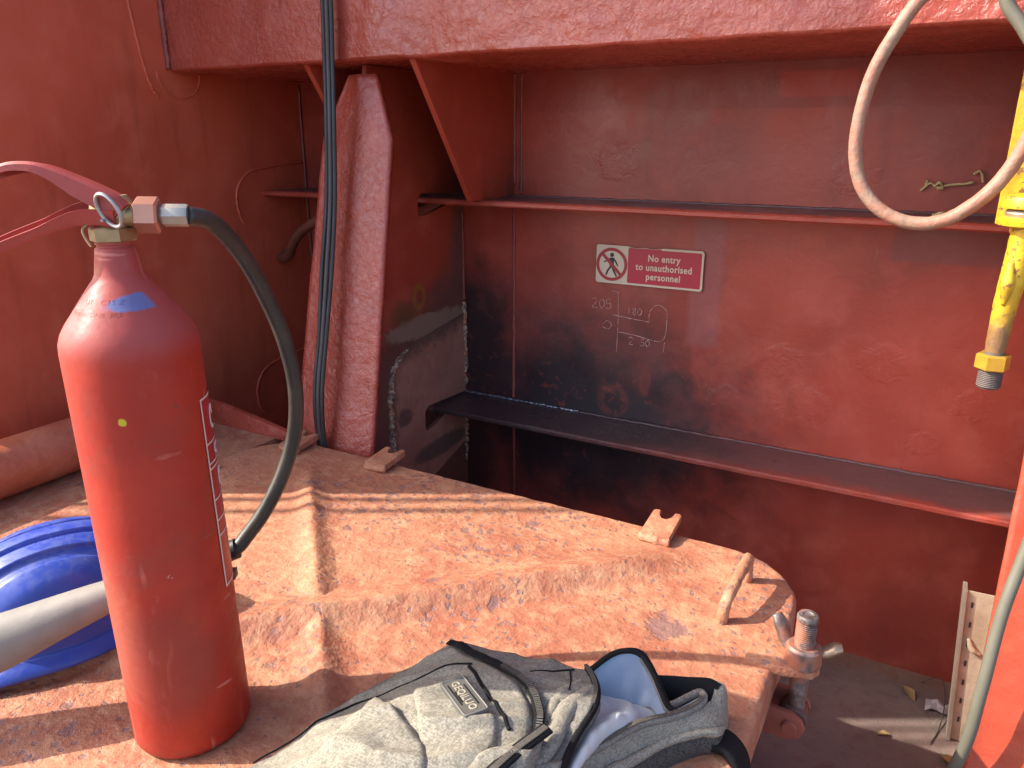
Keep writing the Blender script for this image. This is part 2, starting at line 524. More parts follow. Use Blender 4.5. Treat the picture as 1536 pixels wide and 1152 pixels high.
# ================================================================ bulwark: plating, beam, stiffeners, stanchions, brackets, welds
bulwark = thing('ship_bulwark', (-0.2, WALL_Y, DECK_Z), 'red painted ribbed steel bulwark, scorched black at its lower left corner', 'bulwark')
XR = 1.8
def plate_y(x, z):
    return WALL_Y + 0.0035 * noise.noise(Vector((x * 2.6, z * 2.6, 3.1))) + 0.0012 * noise.noise(Vector((x * 9, z * 9, 8.1)))
bm = bmesh.new()
nx, nz = 150, 60
x0, x1, z0, z1 = BULK_X, XR, DECK_Z, BEAM_Z + 0.02
gv = [[None] * (nz + 1) for _ in range(nx + 1)]
for i in range(nx + 1):
    for k in range(nz + 1):
        x = x0 + (x1 - x0) * i / nx
        z = z0 + (z1 - z0) * k / nz
        gv[i][k] = bm.verts.new((x, plate_y(x, z), z))
for i in range(nx):
    for k in range(nz):
        bm.faces.new((gv[i][k], gv[i + 1][k], gv[i + 1][k + 1], gv[i][k + 1]))
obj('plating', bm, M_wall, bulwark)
bm = bmesh.new()
box(bm, BULK_X, XR, WALL_Y + 0.012, WALL_Y + 0.03, DECK_Z, 0.75)
obj('outer_skin', bm, M_plain, bulwark, smooth=False)

# top box beam, front face rippled by many coats
bm = bmesh.new()
nx, nz = 330, 56
prof = []
hgt = 0.62
for k in range(nz + 1):
    prof.append((BEAM_Y, BEAM_Z + 0.006 + hgt * (k / nz) ** 1.6))
rows = []
for i in range(nx + 1):
    x = BULK_X + (XR - BULK_X) * (i / nx)
    row = [bm.verts.new((x, WALL_Y, BEAM_Z + 0.0015 * noise.noise(Vector((x * 20, 0, 0))))),
           bm.verts.new((x, BEAM_Y + 0.010, BEAM_Z + 0.0022 * fbm(x * 14, 2, 0, 3)))]
    for (y, z) in prof:
        amp = min(1.0, max(0.0, (x + 1.45) * 1.6))
        d = amp * (0.0030 * fbm(x * 9, z * 16, 4.0, 3) + 0.0020 * fbm(x * 34, z * 44, 1.0, 3)) + 0.006 * noise.noise(Vector((x * 1.3, z * 2, 0)))
        d += 0.010 * math.exp(-((x + 1.08) / 0.045) ** 2) - 0.006 * math.exp(-((x + 0.96) / 0.05) ** 2)
        row.append(bm.verts.new((x, y - d, z + 0.0022 * fbm(x * 14, 2, 0, 3) * (1 if z < BEAM_Z + 0.02 else 0))))
    row.append(bm.verts.new((x, WALL_Y, BEAM_Z + hgt + 0.006)))
    rows.append(row)
for i in range(nx):
    for k in range(len(rows[0]) - 1):
        bm.faces.new((rows[i][k], rows[i + 1][k], rows[i + 1][k + 1], rows[i][k + 1]))
beam = obj('top_beam', bm, M_thick, bulwark)

def flat_bar(z, y_out, name):
    bm = bmesh.new()
    nx = 160
    sec = [(WALL_Y, 0.0), (1.74, 0.0), (1.68, 0.0), (y_out + 0.004, 0.0), (y_out, -0.0035), (y_out, -0.0105), (y_out + 0.004, -0.014), (1.72, -0.014), (WALL_Y, -0.014)]
    rows = []
    for i in range(nx + 1):
        x = BULK_X + (XR - BULK_X) * i / nx
        wob = 0.002 * fbm(x * 7, z, 1, 3)
        wz = 0.0015 * noise.noise(Vector((x * 4, z, 7)))
        rows.append([bm.verts.new((x, y + (wob if j in (3, 4, 5, 6) else 0), z + dz + wz)) for j, (y, dz) in enumerate(sec)])
    for i in range(nx):
        for k in range(len(sec) - 1):
            bm.faces.new((rows[i][k], rows[i + 1][k], rows[i + 1][k + 1], rows[i][k + 1]))
    return obj(name, bm, M_stiff, bulwark, smooth='auto')
s_up = flat_bar(ST1_Z, 1.622, 'stiffener')
s_lo = flat_bar(ST2_Z, 1.634, 'stiffener')
s_lo['label'] = 'lower stiffener shelf, sooty black at its left end'

# stanchions: web plate with two slots, folded flange in front
def flange_y(z):
    return 1.385 + 0.207 * (z if z < 0.14 else 0.14)

def slot(zt, zb, y0, depth_in):
    """slot outline (y,z) entered from the wall side at the top, back at the bottom"""
    a = []
    r = 0.022
    a.append((WALL_Y, zt))
    a.append((y0 + r, zt + 0.010))
    for k in range(1, 6):
        t = math.pi / 2 * k / 6
        a.append((y0 + r - r * math.sin(t), zt + 0.010 - r + r * math.cos(t)))
    a.append((y0, zb + 0.012))
    for k in range(1, 5):
        t = math.pi / 2 * k / 5
        a.append((y0 + 0.012 - 0.012 * math.cos(t), zb + 0.012 - 0.012 * math.sin(t)))
    a.append((y0 + 0.05, zb + 0.004))
    a.append((WALL_Y - 0.07, zt - 0.022))
    a.append((WALL_Y, zt - 0.016))
    return a

def stanchion(xc, first):
    s1 = slot(ST1_Z + 0.002, ST1_Z - 0.044, 1.592, 0)
    s2 = slot(ST2_Z + 0.004, ST2_Z - 0.056, 1.588, 0)
    top = 0.148
    poly = [(flange_y(top) + 0.01, top), (WALL_Y, top)] + s1 + s2 + [(WALL_Y, DECK_Z), (flange_y(DECK_Z) + 0.01, DECK_Z)]
    bm = prism(poly, 'x', xc - 0.006, xc + 0.006)
    web = obj('stanchion', bm, M_web, bulwark, smooth=False)
    # flange, slightly folded, wavy brush-painted front
    bm = bmesh.new()
    nu, nv = 26, 120
    zs = [DECK_Z + (0.128 - DECK_Z) * (k / nv) for k in range(nv + 1)]
    front, back = [], []
    for z in zs:
        if z > -0.005:
            t = (z + 0.005) / 0.133
            hl, hr = 0.098 - 0.062 * t, 0.095 - 0.055 * t
            if z < 0.02:
                hl = 0.098 - 0.062 * t * 0.9
        else:
            t = (z + 0.005) / (DECK_Z + 0.005)
            hl, hr = 0.098 + (0.045 if first else 0.006) * t, 0.095 + 0.025 * t
        fr, bk = [], []
        for j in range(nu + 1):
            u = -1 + 2 * j / nu
            x = xc + (u * hr if u > 0 else u * hl)
            x += 0.0012 * noise.noise(Vector((z * 14, u * 2, xc))) * abs(u)
            d = 0.016 * max(0.0, 1 - abs(u - 0.12) / 0.95)
            d += 0.0014 * fbm(x * 16, z * 9, 2.2, 2) + 0.0013 * fbm(x * 45, z * 38, 6.2, 3)
            y = flange_y(z) - d
            fr.append(bm.verts.new((x, y, z)))
            bk.append(bm.verts.new((x, flange_y(z) + 0.012, z)))
        front.append(fr)
        back.append(bk)
    for A in (front, back):
        for k in range(nv):
            for j in range(nu):
                bm.faces.new((A[k][j], A[k][j + 1], A[k + 1][j + 1], A[k + 1][j]))
    for k in range(nv):
        for j in (0, nu):
            bm.faces.new((front[k][j], back[k][j], back[k + 1][j], front[k + 1][j]))
    for j in range(nu):
        for k in (0, nv):
            bm.faces.new((front[k][j], front[k][j + 1], back[k][j + 1], back[k][j]))
    link_f = obj('flange', bm, M_thick if first else M_thin, web)
    return web
st_a = stanchion(-1.17, True)
st_a['label'] = 'stanchion with scorched web and welded insert plate'
st_b = stanchion(0.250, False)
st_b['label'] = 'sunlit stanchion at the right edge'

# insert plate let into the web round the lower slot
XW = -1.17 + 0.006
ins = [(1.448, -0.93), (1.446, -0.62)]
for k in range(7):
    t = math.pi / 2 * k / 6
    ins.append((1.446 + 0.07 - 0.07 * math.cos(t), -0.60 + 0.075 * math.sin(t)))
ins += [(1.60, -0.505), (1.70, -0.490), (1.794, -0.478)]
ins += slot(ST2_Z + 0.004, ST2_Z - 0.056, 1.588, 0)[0:1] and [(1.794, ST2_Z + 0.004)]
ins += slot(ST2_Z + 0.004, ST2_Z - 0.056, 1.588, 0)[1:-1]
ins += [(1.794, ST2_Z - 0.013), (1.794, -0.86), (1.66, -0.90), (1.55, -0.93)]
g = G('insert_primer')
n1 = g.noise(16, 5, 0.6, 0.5); n2 = g.noise(60, 5, 0.65, 0.6)
c = g.mix(g.step(n1, 0.35, 0.65), (0.285, 0.140, 0.100), (0.350, 0.182, 0.135))
dk = g.f('MAXIMUM', g.step(g.f('ADD', g.z, g.f('ADD', g.f('MULTIPLY', g.f('SUBTRACT', g.y, 1.5), -0.16), g.f('MULTIPLY', g.f('SUBTRACT', n2, 0.5), 0.08))), -0.57, -0.53),
         g.step(g.ell(g.y, g.z, 1.50, -0.70, 0.04, 0.03, n2, 0.9), 0.6, 1.0, 1.0, 0.0))
dk = g.f('MAXIMUM', dk, g.step(g.f('ADD', g.y, g.f('MULTIPLY', g.f('SUBTRACT', n2, 0.5), 0.06)), 1.455, 1.475, 1.0, 0.0))
dk = g.f('MAXIMUM', dk, g.step(g.ell(g.y, g.z, 1.66, -0.835, 0.15, 0.030, n2, 0.8), 0.7, 1.1, 1.0, 0.0))
c = g.mix(g.f('MULTIPLY', dk, 0.80), c, (0.075, 0.060, 0.054))
M_ins = g.out(c, g.step(n2, 0.3, 0.7, 0.45, 0.65), g.bump(n2, 0.15, 0.003), None, 0.4)
bm = prism(ins, 'x', XW + 0.0002, XW + 0.0028)
obj('insert_plate', bm, M_ins, st_a, smooth=False)

g = G('raw_weld')
n1 = g.noise(130, 4, 0.7, 0.8); n2 = g.noise(34, 4, 0.6)
c = g.mix(g.step(n1, 0.42, 0.62), (0.12, 0.080, 0.060), (0.60, 0.46, 0.34))
c = g.mix(g.f('MULTIPLY', g.step(n2, 0.5, 0.62), 0.7), c, (0.42, 0.18, 0.08))
c = g.mix(g.step(n1, 0.67, 0.74), c, (0.72, 0.64, 0.54))
M_weld = g.out(c, 0.45, g.bump(n1, 0.9, 0.003), 0.0, 0.6)

def weld(pts, r, parent, mat, n=140, jit=0.9, name='weld_bead', seed=0.0):
    bm = tube(pts, r, n=n, seg=8, jit=jit, flat=0.8, seed=seed)
    for v in bm.verts:
        v.co += Vector((noise.noise(v.co * 210), noise.noise(v.co * 190 + Vector((3, 1, 2))), noise.noise(v.co * 230 + Vector((7, 7, 1))))) * (max(r) if isinstance(r, (list, tuple)) else r) * 0.35
    return obj(name, bm, mat, parent)
weld([(XW, 1.446, -0.93), (XW, 1.445, -0.76), (XW, 1.447, -0.62), (XW, 1.462, -0.560), (XW, 1.49, -0.535), (XW, 1.525, -0.520)], [0.0115, 0.0100, 0.009, 0.0075, 0.005], st_a, M_weld, n=180)
weld([(XW, 1.525, -0.520), (XW, 1.62, -0.503), (XW, 1.70, -0.492), (XW, 1.785, -0.480)], [0.0035, 0.0025, 0.003], st_a, M_ins, n=120)
weld([(XW + 0.001, 1.793, -0.445), (XW + 0.001, 1.794, -0.56), (XW + 0.001, 1.793, -0.690)], [0.0060, 0.0085, 0.0078, 0.0068], st_a, M_weld, n=150, seed=4)
weld([(XW + 0.001, 1.793, -0.735), (XW + 0.001, 1.794, -0.80), (XW + 0.001, 1.793, -0.93)], [0.0075, 0.0085, 0.0045], st_a, M_weld, n=120, seed=9)
weld([(XW + 0.001, 1.794, 0.14), (XW + 0.001, 1.795, -0.13)], 0.004, st_a, M_seam, n=60, jit=0.3)
weld([(XW + 0.001, 1.794, -0.20), (XW + 0.001, 1.795, -0.44)], 0.004, st_a, M_seam, n=60, jit=0.3)
weld([(-1.16, 1.793, ST2_Z + 0.002), (-0.95, 1.794, ST2_Z + 0.002), (-0.80, 1.794, ST2_Z + 0.002)], [0.004, 0.004, 0.003], s_lo, plain('bright_weld', (0.30, 0.32, 0.36), 0.32, 0.8, 0.5, 150, 0.6), n=120)
weld([(-0.80, 1.794, ST2_Z + 0.001), (0.0, 1.794, ST2_Z + 0.001), (1.0, 1.794, ST2_Z + 0.001)], 0.0045, s_lo, M_stiff, n=200, jit=0.5)
weld([(-1.16, 1.796, ST1_Z), (0.0, 1.796, ST1_Z), (1.2, 1.796, ST1_Z)], 0.0045, s_up, M_stiff, n=200, jit=0.4)
# chalk letters scratched on the insert plate
M_scr = plain('scratch_chalk', (0.30, 0.135, 0.10), 0.8, 0, 0.3)
for st in ([(1.502, -0.585), (1.530, -0.600)], [(1.512, -0.572), (1.520, -0.612)], [(1.495, -0.640), (1.512, -0.668), (1.527, -0.650)], [(1.505, -0.690), (1.540, -0.705)], [(1.525, -0.735), (1.548, -0.72), (1.545, -0.765)], [(1.50, -0.80), (1.53, -0.79), (1.525, -0.82)]):
    obj('chalk_mark', tube([(XW + 0.003, a, b) for a, b in st], 0.0009, n=8, seg=5, spline=False if len(st) == 2 else True), M_scr, st_a)

# vertical seam and brackets under the beam
weld([(-1.003, 1.7985, ST1_Z - 0.016), (-1.004, 1.7985, ST2_Z + 0.006)], 0.0042, bulwark, M_seam, n=80, jit=0.4, name='seam')
weld([(-1.004, 1.7985, ST2_Z - 0.016), (-1.002, 1.7985, DECK_Z)], 0.0042, bulwark, M_seam, n=80, jit=0.4, name='seam')
def bracket(xc):
    poly = [(1.378, 0.152), (WALL_Y, 0.152), (WALL_Y, ST1_Z + 0.03), (WALL_Y - 0.03, ST1_Z), (1.590, ST1_Z), (1.582, ST1_Z + 0.012)]
    br = obj('bracket', prism(poly, 'x', xc - 0.007, xc + 0.007, 0.0015), M_web, bulwark, smooth=False)
    for dx in (0.008, ):
        weld([(xc + dx, 1.797, 0.148), (xc + dx, 1.797, ST1_Z + 0.03)], 0.0048, br, M_seam, n=70, jit=0.35)
    return br
bracket(-1.009)
bracket(-1.300)
weld([(-0.982, 1.7985, 0.148), (-0.982, 1.7985, ST1_Z + 0.004)], 0.0040, bulwark, M_seam, n=70, jit=0.35, name='seam')

# ================================================================ bulkhead on the left
bulkhead = thing('ship_bulkhead', (BULK_X, 1.2, DECK_Z), 'tall plain red bulkhead plate at the left of the photo', 'bulkhead')
edge = [(WALL_Y + 0.03, DECK_Z), (WALL_Y + 0.03, 2.4), (0.47, 2.4), (0.47, 1.55), (0.598, 1.15), (0.598, 0.2), (0.61, DECK_Z)]
bm = prism(edge, 'x', BULK_X - 0.014, BULK_X)
obj('plate', bm, M_bulk, bulkhead, smooth=False)
weld([(BULK_X, 1.262, 0.36), (BULK_X, 1.282, 0.20), (BULK_X, 1.299, 0.12), (BULK_X, 1.318, 0.09)], 0.0042, bulkhead, M_bulk, n=90, jit=0.5)
weld([(BULK_X + 0.004, BEAM_Y - 0.006, 0.45), (BULK_X + 0.004, BEAM_Y - 0.006, 0.155)], 0.007, bulkhead, M_seam, n=60, jit=0.3)
weld([(BULK_X + 0.002, 1.795, 0.14), (BULK_X + 0.002, 1.795, DECK_Z)], 0.005, bulkhead, M_seam, n=60, jit=0.3)
circ = [(BULK_X, 1.385 + 0.062 * math.cos(a), 0.145 + 0.055 * math.sin(a)) for a in [math.pi * (0.98 + 1.04 * k / 16) for k in range(17)]]
weld(circ, 0.003, bulkhead, M_bulk, n=70, jit=0.3)
for zc in (ST1_Z, ST2_Z):
    pts = [(1.79, zc + 0.075), (1.66, zc + 0.065), (1.585, zc + 0.055), (1.545, zc + 0.03), (1.525, zc - 0.01), (1.53, zc - 0.06), (1.545, zc - 0.09)]
    weld([(BULK_X, a, b) for a, b in pts], 0.0040, bulkhead, M_bulk, n=90, jit=0.4)

# ================================================================ hatch
HCX, HCY, HX, HY = -0.712, 0.697, 0.588, 0.493
hatch = thing('deck_hatch', (HCX, HCY, DECK_Z), 'raised steel hatch with worn orange cover creased in a cross', 'hatch')

def rr_outline(hx, hy, rad, n):
    """rounded rectangle, n points, evenly spread"""
    segs = []
    P = []
    for cx, cy, a0 in ((hx - rad, hy - rad, 0), (-(hx - rad), hy - rad, 90), (-(hx - rad), -(hy - rad), 180), (hx - rad, -(hy - rad), 270)):
        for k in range(25):
            a = R(a0 + 90 * k / 24)
            P.append(Vector((cx + rad * math.cos(a), cy + rad * math.sin(a))))
    P.append(P[0].copy())
    L = [0]
    for i in range(1, len(P)):
        L.append(L[-1] + (P[i] - P[i - 1]).length)
    out = []
    j = 0
    for i in range(n):
        t = L[-1] * i / n
        while L[j + 1] < t:
            j += 1
        q = (t - L[j]) / max(1e-9, L[j + 1] - L[j])
        out.append(P[j].lerp(P[j + 1], q))
    return out

def sst(x, a, b):
    t = min(1, max(0, (x - a) / (b - a)))
    return t * t * (3 - 2 * t)

def hatch_top(x, y):
    """height of the cover over HATCH_Z at world x, y"""
    dx, dy = x - HCX, y - HCY
    rr = math.hypot(dx, dy)
    d1 = (dx + dy) / 1.41421      # distance to the crease running to the far left
    d2 = (dx - dy) / 1.41421      # distance to the crease running to the far right
    f = 1 - sst(rr, 0.42, 0.60)
    c1 = 0.0150 * math.exp(-abs(d1 / (0.024 if d1 < 0 else 0.020)) ** 1.7)
    c2 = 0.0270 * (sst(1 - abs(d2) / (0.085 if d2 < 0 else 0.044), -0.08, 1.25))
    f2 = 1 - sst(rr, 0.46, 0.62)
    h = max(c1 * f, c2 * f2) + 0.25 * min(c1, c2) * f
    h += 0.0020 * fbm(x * 5, y * 5, 0.3, 2)
    return h

bm = bmesh.new()
NO = 560
ol = rr_outline(HX, HY, 0.125, NO)
NR = 150
rings = []
for k in range(1, NR + 1):
    s = (k / NR) ** 0.85
    ring = []
    for p in ol:
        x, y = HCX + p.x * s, HCY + p.y * s
        z = HATCH_Z + hatch_top(x, y)
        z += 0.0009 * fbm(x * 48, y * 48, 5.5, 2) + 0.0006 * noise.noise(Vector((x * 150, y * 150, 1.5)))
        ring.append(bm.verts.new((x, y, z)))
    rings.append(ring)
cen = bm.verts.new((HCX, HCY, HATCH_Z + hatch_top(HCX, HCY)))
for k in range(1, 12):      # rolled edge and skirt
    ring = []
    for i, p in enumerate(ol):
        x, y = HCX + p.x, HCY + p.y
        n = Vector((p.x / HX ** 2, p.y / HY ** 2)).normalized()
        nn = Vector((ol[(i + 1) % NO].y - ol[i - 1].y, -(ol[(i + 1) % NO].x - ol[i - 1].x))).normalized()
        if k <= 5:
            a = math.pi / 2 * k / 5
            off, dz = 0.011 * math.sin(a), -0.011 * (1 - math.cos(a))
        else:
            off, dz = 0.011, -0.011 - 0.052 * (k - 5) / 6
        wv = 0.0010 * fbm(x * 30, y * 30, k * 0.4, 2)
        ring.append(bm.verts.new((x + nn.x * (off + wv), y + nn.y * (off + wv), HATCH_Z + dz + 0.0009 * fbm(x * 48, y * 48, 5.5, 2))))
    rings.append(ring)
for i in range(NO):
    bm.faces.new((cen, rings[0][i], rings[0][(i + 1) % NO]))
for k in range(len(rings) - 1):
    for i in range(NO):
        bm.faces.new((rings[k][i], rings[k + 1][i], rings[k + 1][(i + 1) % NO], rings[k][(i + 1) % NO]))
obj('cover', bm, M_hatch, hatch)
M_coam = red_paint('coaming_paint', base=(0.42, 0.115, 0.052), light=(0.48, 0.17, 0.085), dark=(0.33, 0.075, 0.038), rough=0.5, wr=0.4, wscale=60)
bm = bmesh.new()
oc = rr_outline(HX - 0.028, HY - 0.028, 0.11, 160)
ra = [bm.verts.new((HCX + p.x, HCY + p.y, DECK_Z)) for p in oc]
rb = [bm.verts.new((HCX + p.x, HCY + p.y, HATCH_Z - 0.012)) for p in oc]
for i in range(160):
    bm.faces.new((ra[i], ra[(i + 1) % 160], rb[(i + 1) % 160], rb[i]))
obj('coaming', bm, M_coam, hatch)

# slotted lugs on the far edge
def lug(xc, yc, parent, tilt=R(9), w=0.052, L=0.074, ang=0.0, name='slotted_lug', z=HATCH_Z + 0.004):
    r = w * 0.21
    poly = [(-w / 2, 0), (-w / 2, L - 0.004), (-w / 2 + 0.004, L), (-r - 0.002, L)]
    for k in range(9):
        a = math.pi + math.pi * k / 8
        poly.append((r * math.cos(a), L - 0.016 + r * math.sin(a) * 1.0))
    poly += [(r + 0.002, L), (w / 2 - 0.004, L), (w / 2, L - 0.004), (w / 2, 0)]
    bm = prism(poly, 'z', 0, 0.013, 0.002)
    for v in bm.verts:
        v.co.z += 0.0012 * noise.noise(v.co * 60)
    xform(bm, Matrix.Translation((xc, yc, z)) @ Matrix.Rotation(ang, 4, 'Z') @ Matrix.Rotation(tilt, 4, 'X'))
    return obj(name, bm, M_hatch, parent, smooth='auto')
for i, (x, y) in enumerate(((-0.362, 1.148), (-0.975, 1.150), (-1.205, 1.135))):
    l = lug(x, y, hatch, tilt=R(9) if i == 0 else R(6))
    # weld lump at the root
    bm = tube([(x - 0.027, y + 0.002, HATCH_Z + 0.006), (x, y - 0.002, HATCH_Z + 0.006), (x + 0.027, y + 0.002, HATCH_Z + 0.006)], 0.008, n=20, seg=8, jit=0.6)
    obj('weld_bead', bm, M_hatch, l)

# lifting handle near the right corner
bm = tube([(-0.2005, 0.978, HATCH_Z - 0.004), (-0.1995, 0.981, HATCH_Z + 0.020), (-0.197, 0.992, HATCH_Z + 0.036), (-0.195, 1.03, HATCH_Z + 0.044), (-0.193, 1.075, HATCH_Z + 0.048), (-0.193, 1.096, HATCH_Z + 0.045), (-0.1945, 1.104, HATCH_Z + 0.028), (-0.194, 1.106, HATCH_Z - 0.004)], 0.0085, n=60, seg=12, jit=0.18)
obj('lifting_handle', bm, M_hatch, hatch)

# swing bolt clamp at the right corner
CX, CY = -0.083, 0.937
bm = prism([(-0.152, 0.900), (-0.152, 0.968), (-0.100, 0.962), (-0.068, 0.951), (-0.060, 0.938), (-0.066, 0.922), (-0.100, 0.908)], 'z', HATCH_Z - 0.004, HATCH_Z + 0.010, 0.003)
for v in bm.verts:
    v.co.z += 0.004 * noise.noise(v.co * 40) - 0.10 * max(0, v.co.x + 0.12)
clamp_lug = obj('clamp_lug', bm, M_hatch, hatch, smooth='auto')
g = G('worn_steel')
n1 = g.noise(60, 5, 0.6); n2 = g.noise(16, 4, 0.6, 0.5)
c = g.mix(g.step(n1, 0.4, 0.65), (0.12, 0.090, 0.080), (0.25, 0.215, 0.20))
c = g.mix(g.step(n2, 0.47, 0.60), c, (0.30, 0.105, 0.060))
M_wsteel = g.out(c, g.step(n1, 0.3, 0.7, 0.40, 0.58), g.bump(n1, 0.3, 0.002), g.step(n2, 0.47, 0.60, 0.6, 0.0))
M_rustbolt = plain('rusty_bolt', (0.10, 0.055, 0.045), 0.6, 0.2, 0.4, 80, 0.4)
# threaded bolt: shank plus thread profile
prof = [(0.0105, HATCH_Z - 0.082), (0.0118, HATCH_Z - 0.020)]
z = HATCH_Z + 0.020
while z < HATCH_Z + 0.066:
    prof += [(0.0118, z), (0.0134, z + 0.0010), (0.0134, z + 0.0016), (0.0118, z + 0.0026)]
    z += 0.0030
prof += [(0.0132, z), (0.0138, z + 0.001), (0.0138, z + 0.006), (0.0122, z + 0.009), (0.007, z + 0.0092), (0.0065, z + 0.0078), (0.0, z + 0.0078)]
bm = lathe(prof, 28, center=(CX, CY))
bolt = obj('swing_bolt', bm, M_wsteel, hatch, smooth='auto')
prof = [(0.014, HATCH_Z + 0.004), (0.0235, HATCH_Z + 0.004), (0.0245, HATCH_Z + 0.008), (0.0225, HATCH_Z + 0.028), (0.0195, HATCH_Z + 0.031), (0.0138, HATCH_Z + 0.031)]
nut = obj('wing_nut', lathe(prof, 32, center=(CX, CY), cap=False), M_wsteel, hatch, smooth='auto')
M_brassy = plain('brassy_wing', (0.36, 0.25, 0.16), 0.38, 0.6, 0.35, 45, 0.2)
def wing(d, tip, bmat):
    d = Vector((d[0], d[1], 0)).normalized()
    p0 = Vector((CX, CY, HATCH_Z + 0.018)) + d * 0.018
    p3 = Vector(tip)
    p1 = p0.lerp(p3, 0.33) + Vector((0, 0, -0.002))
    p2 = p0.lerp(p3, 0.72) + Vector((0, 0, 0.001))
    return obj('wing', tube([p0, p1, p2, p3], [0.0085, 0.0105, 0.0105, 0.0075], n=24, seg=12, flat=0.72), bmat, nut)
wing((0.8, 0.5), (-0.038, 0.955, HATCH_Z + 0.030), M_brassy)
wing((-0.8, 0.2), (-0.124, 0.955, HATCH_Z + 0.054), M_wsteel)
# hinge eye under the cover edge
M_hinge = red_paint('hinge_paint', base=(0.30, 0.075, 0.045), light=(0.36, 0.11, 0.07), dark=(0.20, 0.05, 0.032), rough=0.55, wr=0.6, wscale=80)
ey = Vector((CX - 0.002, CY, HATCH_Z - 0.082))
bm = lathe([(0.0, -0.016), (0.017, -0.016), (0.019, -0.013), (0.019, 0.013), (0.017, 0.016), (0.0, 0.016)], 28, cap=False)
xform(bm, Matrix.Translation(ey) @ Matrix.Rotation(R(90), 4, 'X') @ Matrix.Rotation(R(8), 4, 'Y'))
obj('bolt_eye', bm, M_rustbolt, bolt, smooth='auto')
for dy in (-0.024, 0.024):
    bm = prism([(-0.20, -0.024), (-0.20, 0.028), (0.0, 0.021), (0.014, 0.012), (0.019, 0.0), (0.014, -0.013), (0.0, -0.021)], 'y', -0.004, 0.004, 0.001)
    xform(bm, Matrix.Translation(ey + Vector((0, dy, 0))))
    obj('hinge_cheek', bm, M_hinge, hatch, smooth='auto')
bm = lathe([(0.0, -0.034), (0.009, -0.034), (0.0105, -0.031), (0.0105, 0.031), (0.009, 0.034), (0.0, 0.034)], 20, cap=False)
xform(bm, Matrix.Translation(ey) @ Matrix.Rotation(R(90), 4, 'X'))
obj('hinge_pin', bm, M_hinge, hatch, smooth='auto')

# hinge ledge on the far left side with upstand plate
M_ledge = hatch_mat('ledge_paint')
bm = bmesh.new()
box(bm, -1.62, -1.315, 0.50, 1.215, HATCH_Z - 0.16, HATCH_Z - 0.010, 0.004)
obj('hinge_ledge', bm, M_ledge, hatch, smooth='auto')
bm = prism([(-1.245, HATCH_Z - 0.012), (-1.62, HATCH_Z - 0.012), (-1.62, HATCH_Z + 0.052), (-1.50, HATCH_Z + 0.045), (-1.36, HATCH_Z + 0.026), (-1.25, HATCH_Z + 0.008)], 'y', 1.196, 1.210, 0.002)
obj('upstand', bm, M_thick, hatch, smooth='auto')
bm = bmesh.new()
box(bm, -1.34, -1.27, 0.985, 1.005, HATCH_Z - 0.009, HATCH_Z + 0.004, 0.002)
obj('hinge_strap', bm, M_ledge, hatch, smooth='auto')

# ================================================================ fire extinguisher  (local x = to the right, y = away from the camera)
ext = thing('fire_extinguisher', (-0.699, 0.468, HATCH_Z + 0.0005), 'tall worn red gas fire extinguisher standing on the hatch', 'extinguisher', rot=(0, R(-0.55), YAW))
def ep(name, bm, mat, parent=None, smooth='auto'):
    return obj(name, bm, mat, parent or ext, smooth=smooth, local=True)

g = G('extinguisher_paint')
n1 = g.noise(7, 5, 0.6, 0.4); n2 = g.noise(48, 6, 0.65, 0.6); n3 = g.noise(22, 5, 0.65, 0.5, stretch=(1, 1, 0.35))
c = g.mix(g.step(n1, 0.35, 0.65), (0.315, 0.022, 0.012), (0.385, 0.033, 0.016))
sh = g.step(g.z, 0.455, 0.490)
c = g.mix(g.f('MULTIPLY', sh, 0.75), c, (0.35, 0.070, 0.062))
# dusty scuffed belt on the left side, stains near the foot
dz_ = g.ell(g.x, g.z, -0.055, 0.16, 0.055, 0.12, n2, 0.9)
c = g.mix(g.f('MULTIPLY', g.step(dz_, 0.4, 1.15, 1.0, 0.0), 0.45), c, (0.38, 0.13, 0.080))
st = g.ell(g.x, g.z, 0.012, 0.125, 0.055, 0.075, n1, 0.9)
c = g.mix(g.f('MULTIPLY', g.step(st, 0.5, 1.1, 1.0, 0.0), 0.50), c, (0.20, 0.035, 0.025))
wht = g.f('MULTIPLY', g.step(n2, 0.66, 0.70), g.step(g.ell(g.x, g.z, 0.015, 0.24, 0.03, 0.05, n1, 0.8), 0.5, 1.1, 1.0, 0.0))
c = g.mix(g.f('MULTIPLY', wht, 0.7), c, (0.55, 0.30, 0.26))
c = g.mix(g.f('MULTIPLY', g.step(n3, 0.60, 0.72), 0.35), c, (0.50, 0.11, 0.075))
scr = g.noise(55, 3, 0.5, 0.4, stretch=(1.0, 1.0, 0.09))
scr2 = g.noise(70, 3, 0.5, 0.4, stretch=(0.25, 0.25, 1.0))
sm = g.f('MULTIPLY', g.f('MAXIMUM', g.step(scr, 0.66, 0.70), g.step(scr2, 0.68, 0.72)), g.step(n1, 0.42, 0.6))
c = g.mix(g.f('MULTIPLY', sm, 0.75), c, (0.56, 0.20, 0.15))
chip = g.f('MULTIPLY', g.step(g.f('ADD', g.voro(48), g.f('MULTIPLY', g.f('SUBTRACT', n2, 0.5), 0.5)), 0.05, 0.09, 1.0, 0.0), g.step(n1, 0.50, 0.58))
c = g.mix(g.f('MULTIPLY', chip, 0.75), c, (0.16, 0.045, 0.035))
grime = g.noise(9, 5, 0.7, 0.6)
c = g.mix(g.f('MULTIPLY', g.step(grime, 0.50, 0.68), 0.55), c, (0.22, 0.045, 0.032))
ye = g.step(g.ell(g.x, g.z, 0.012, 0.408, 0.0042, 0.0048, n2, 1.6), 0.6, 0.9, 1.0, 0.0)
c = g.mix(ye, c, (0.50, 0.40, 0.03))
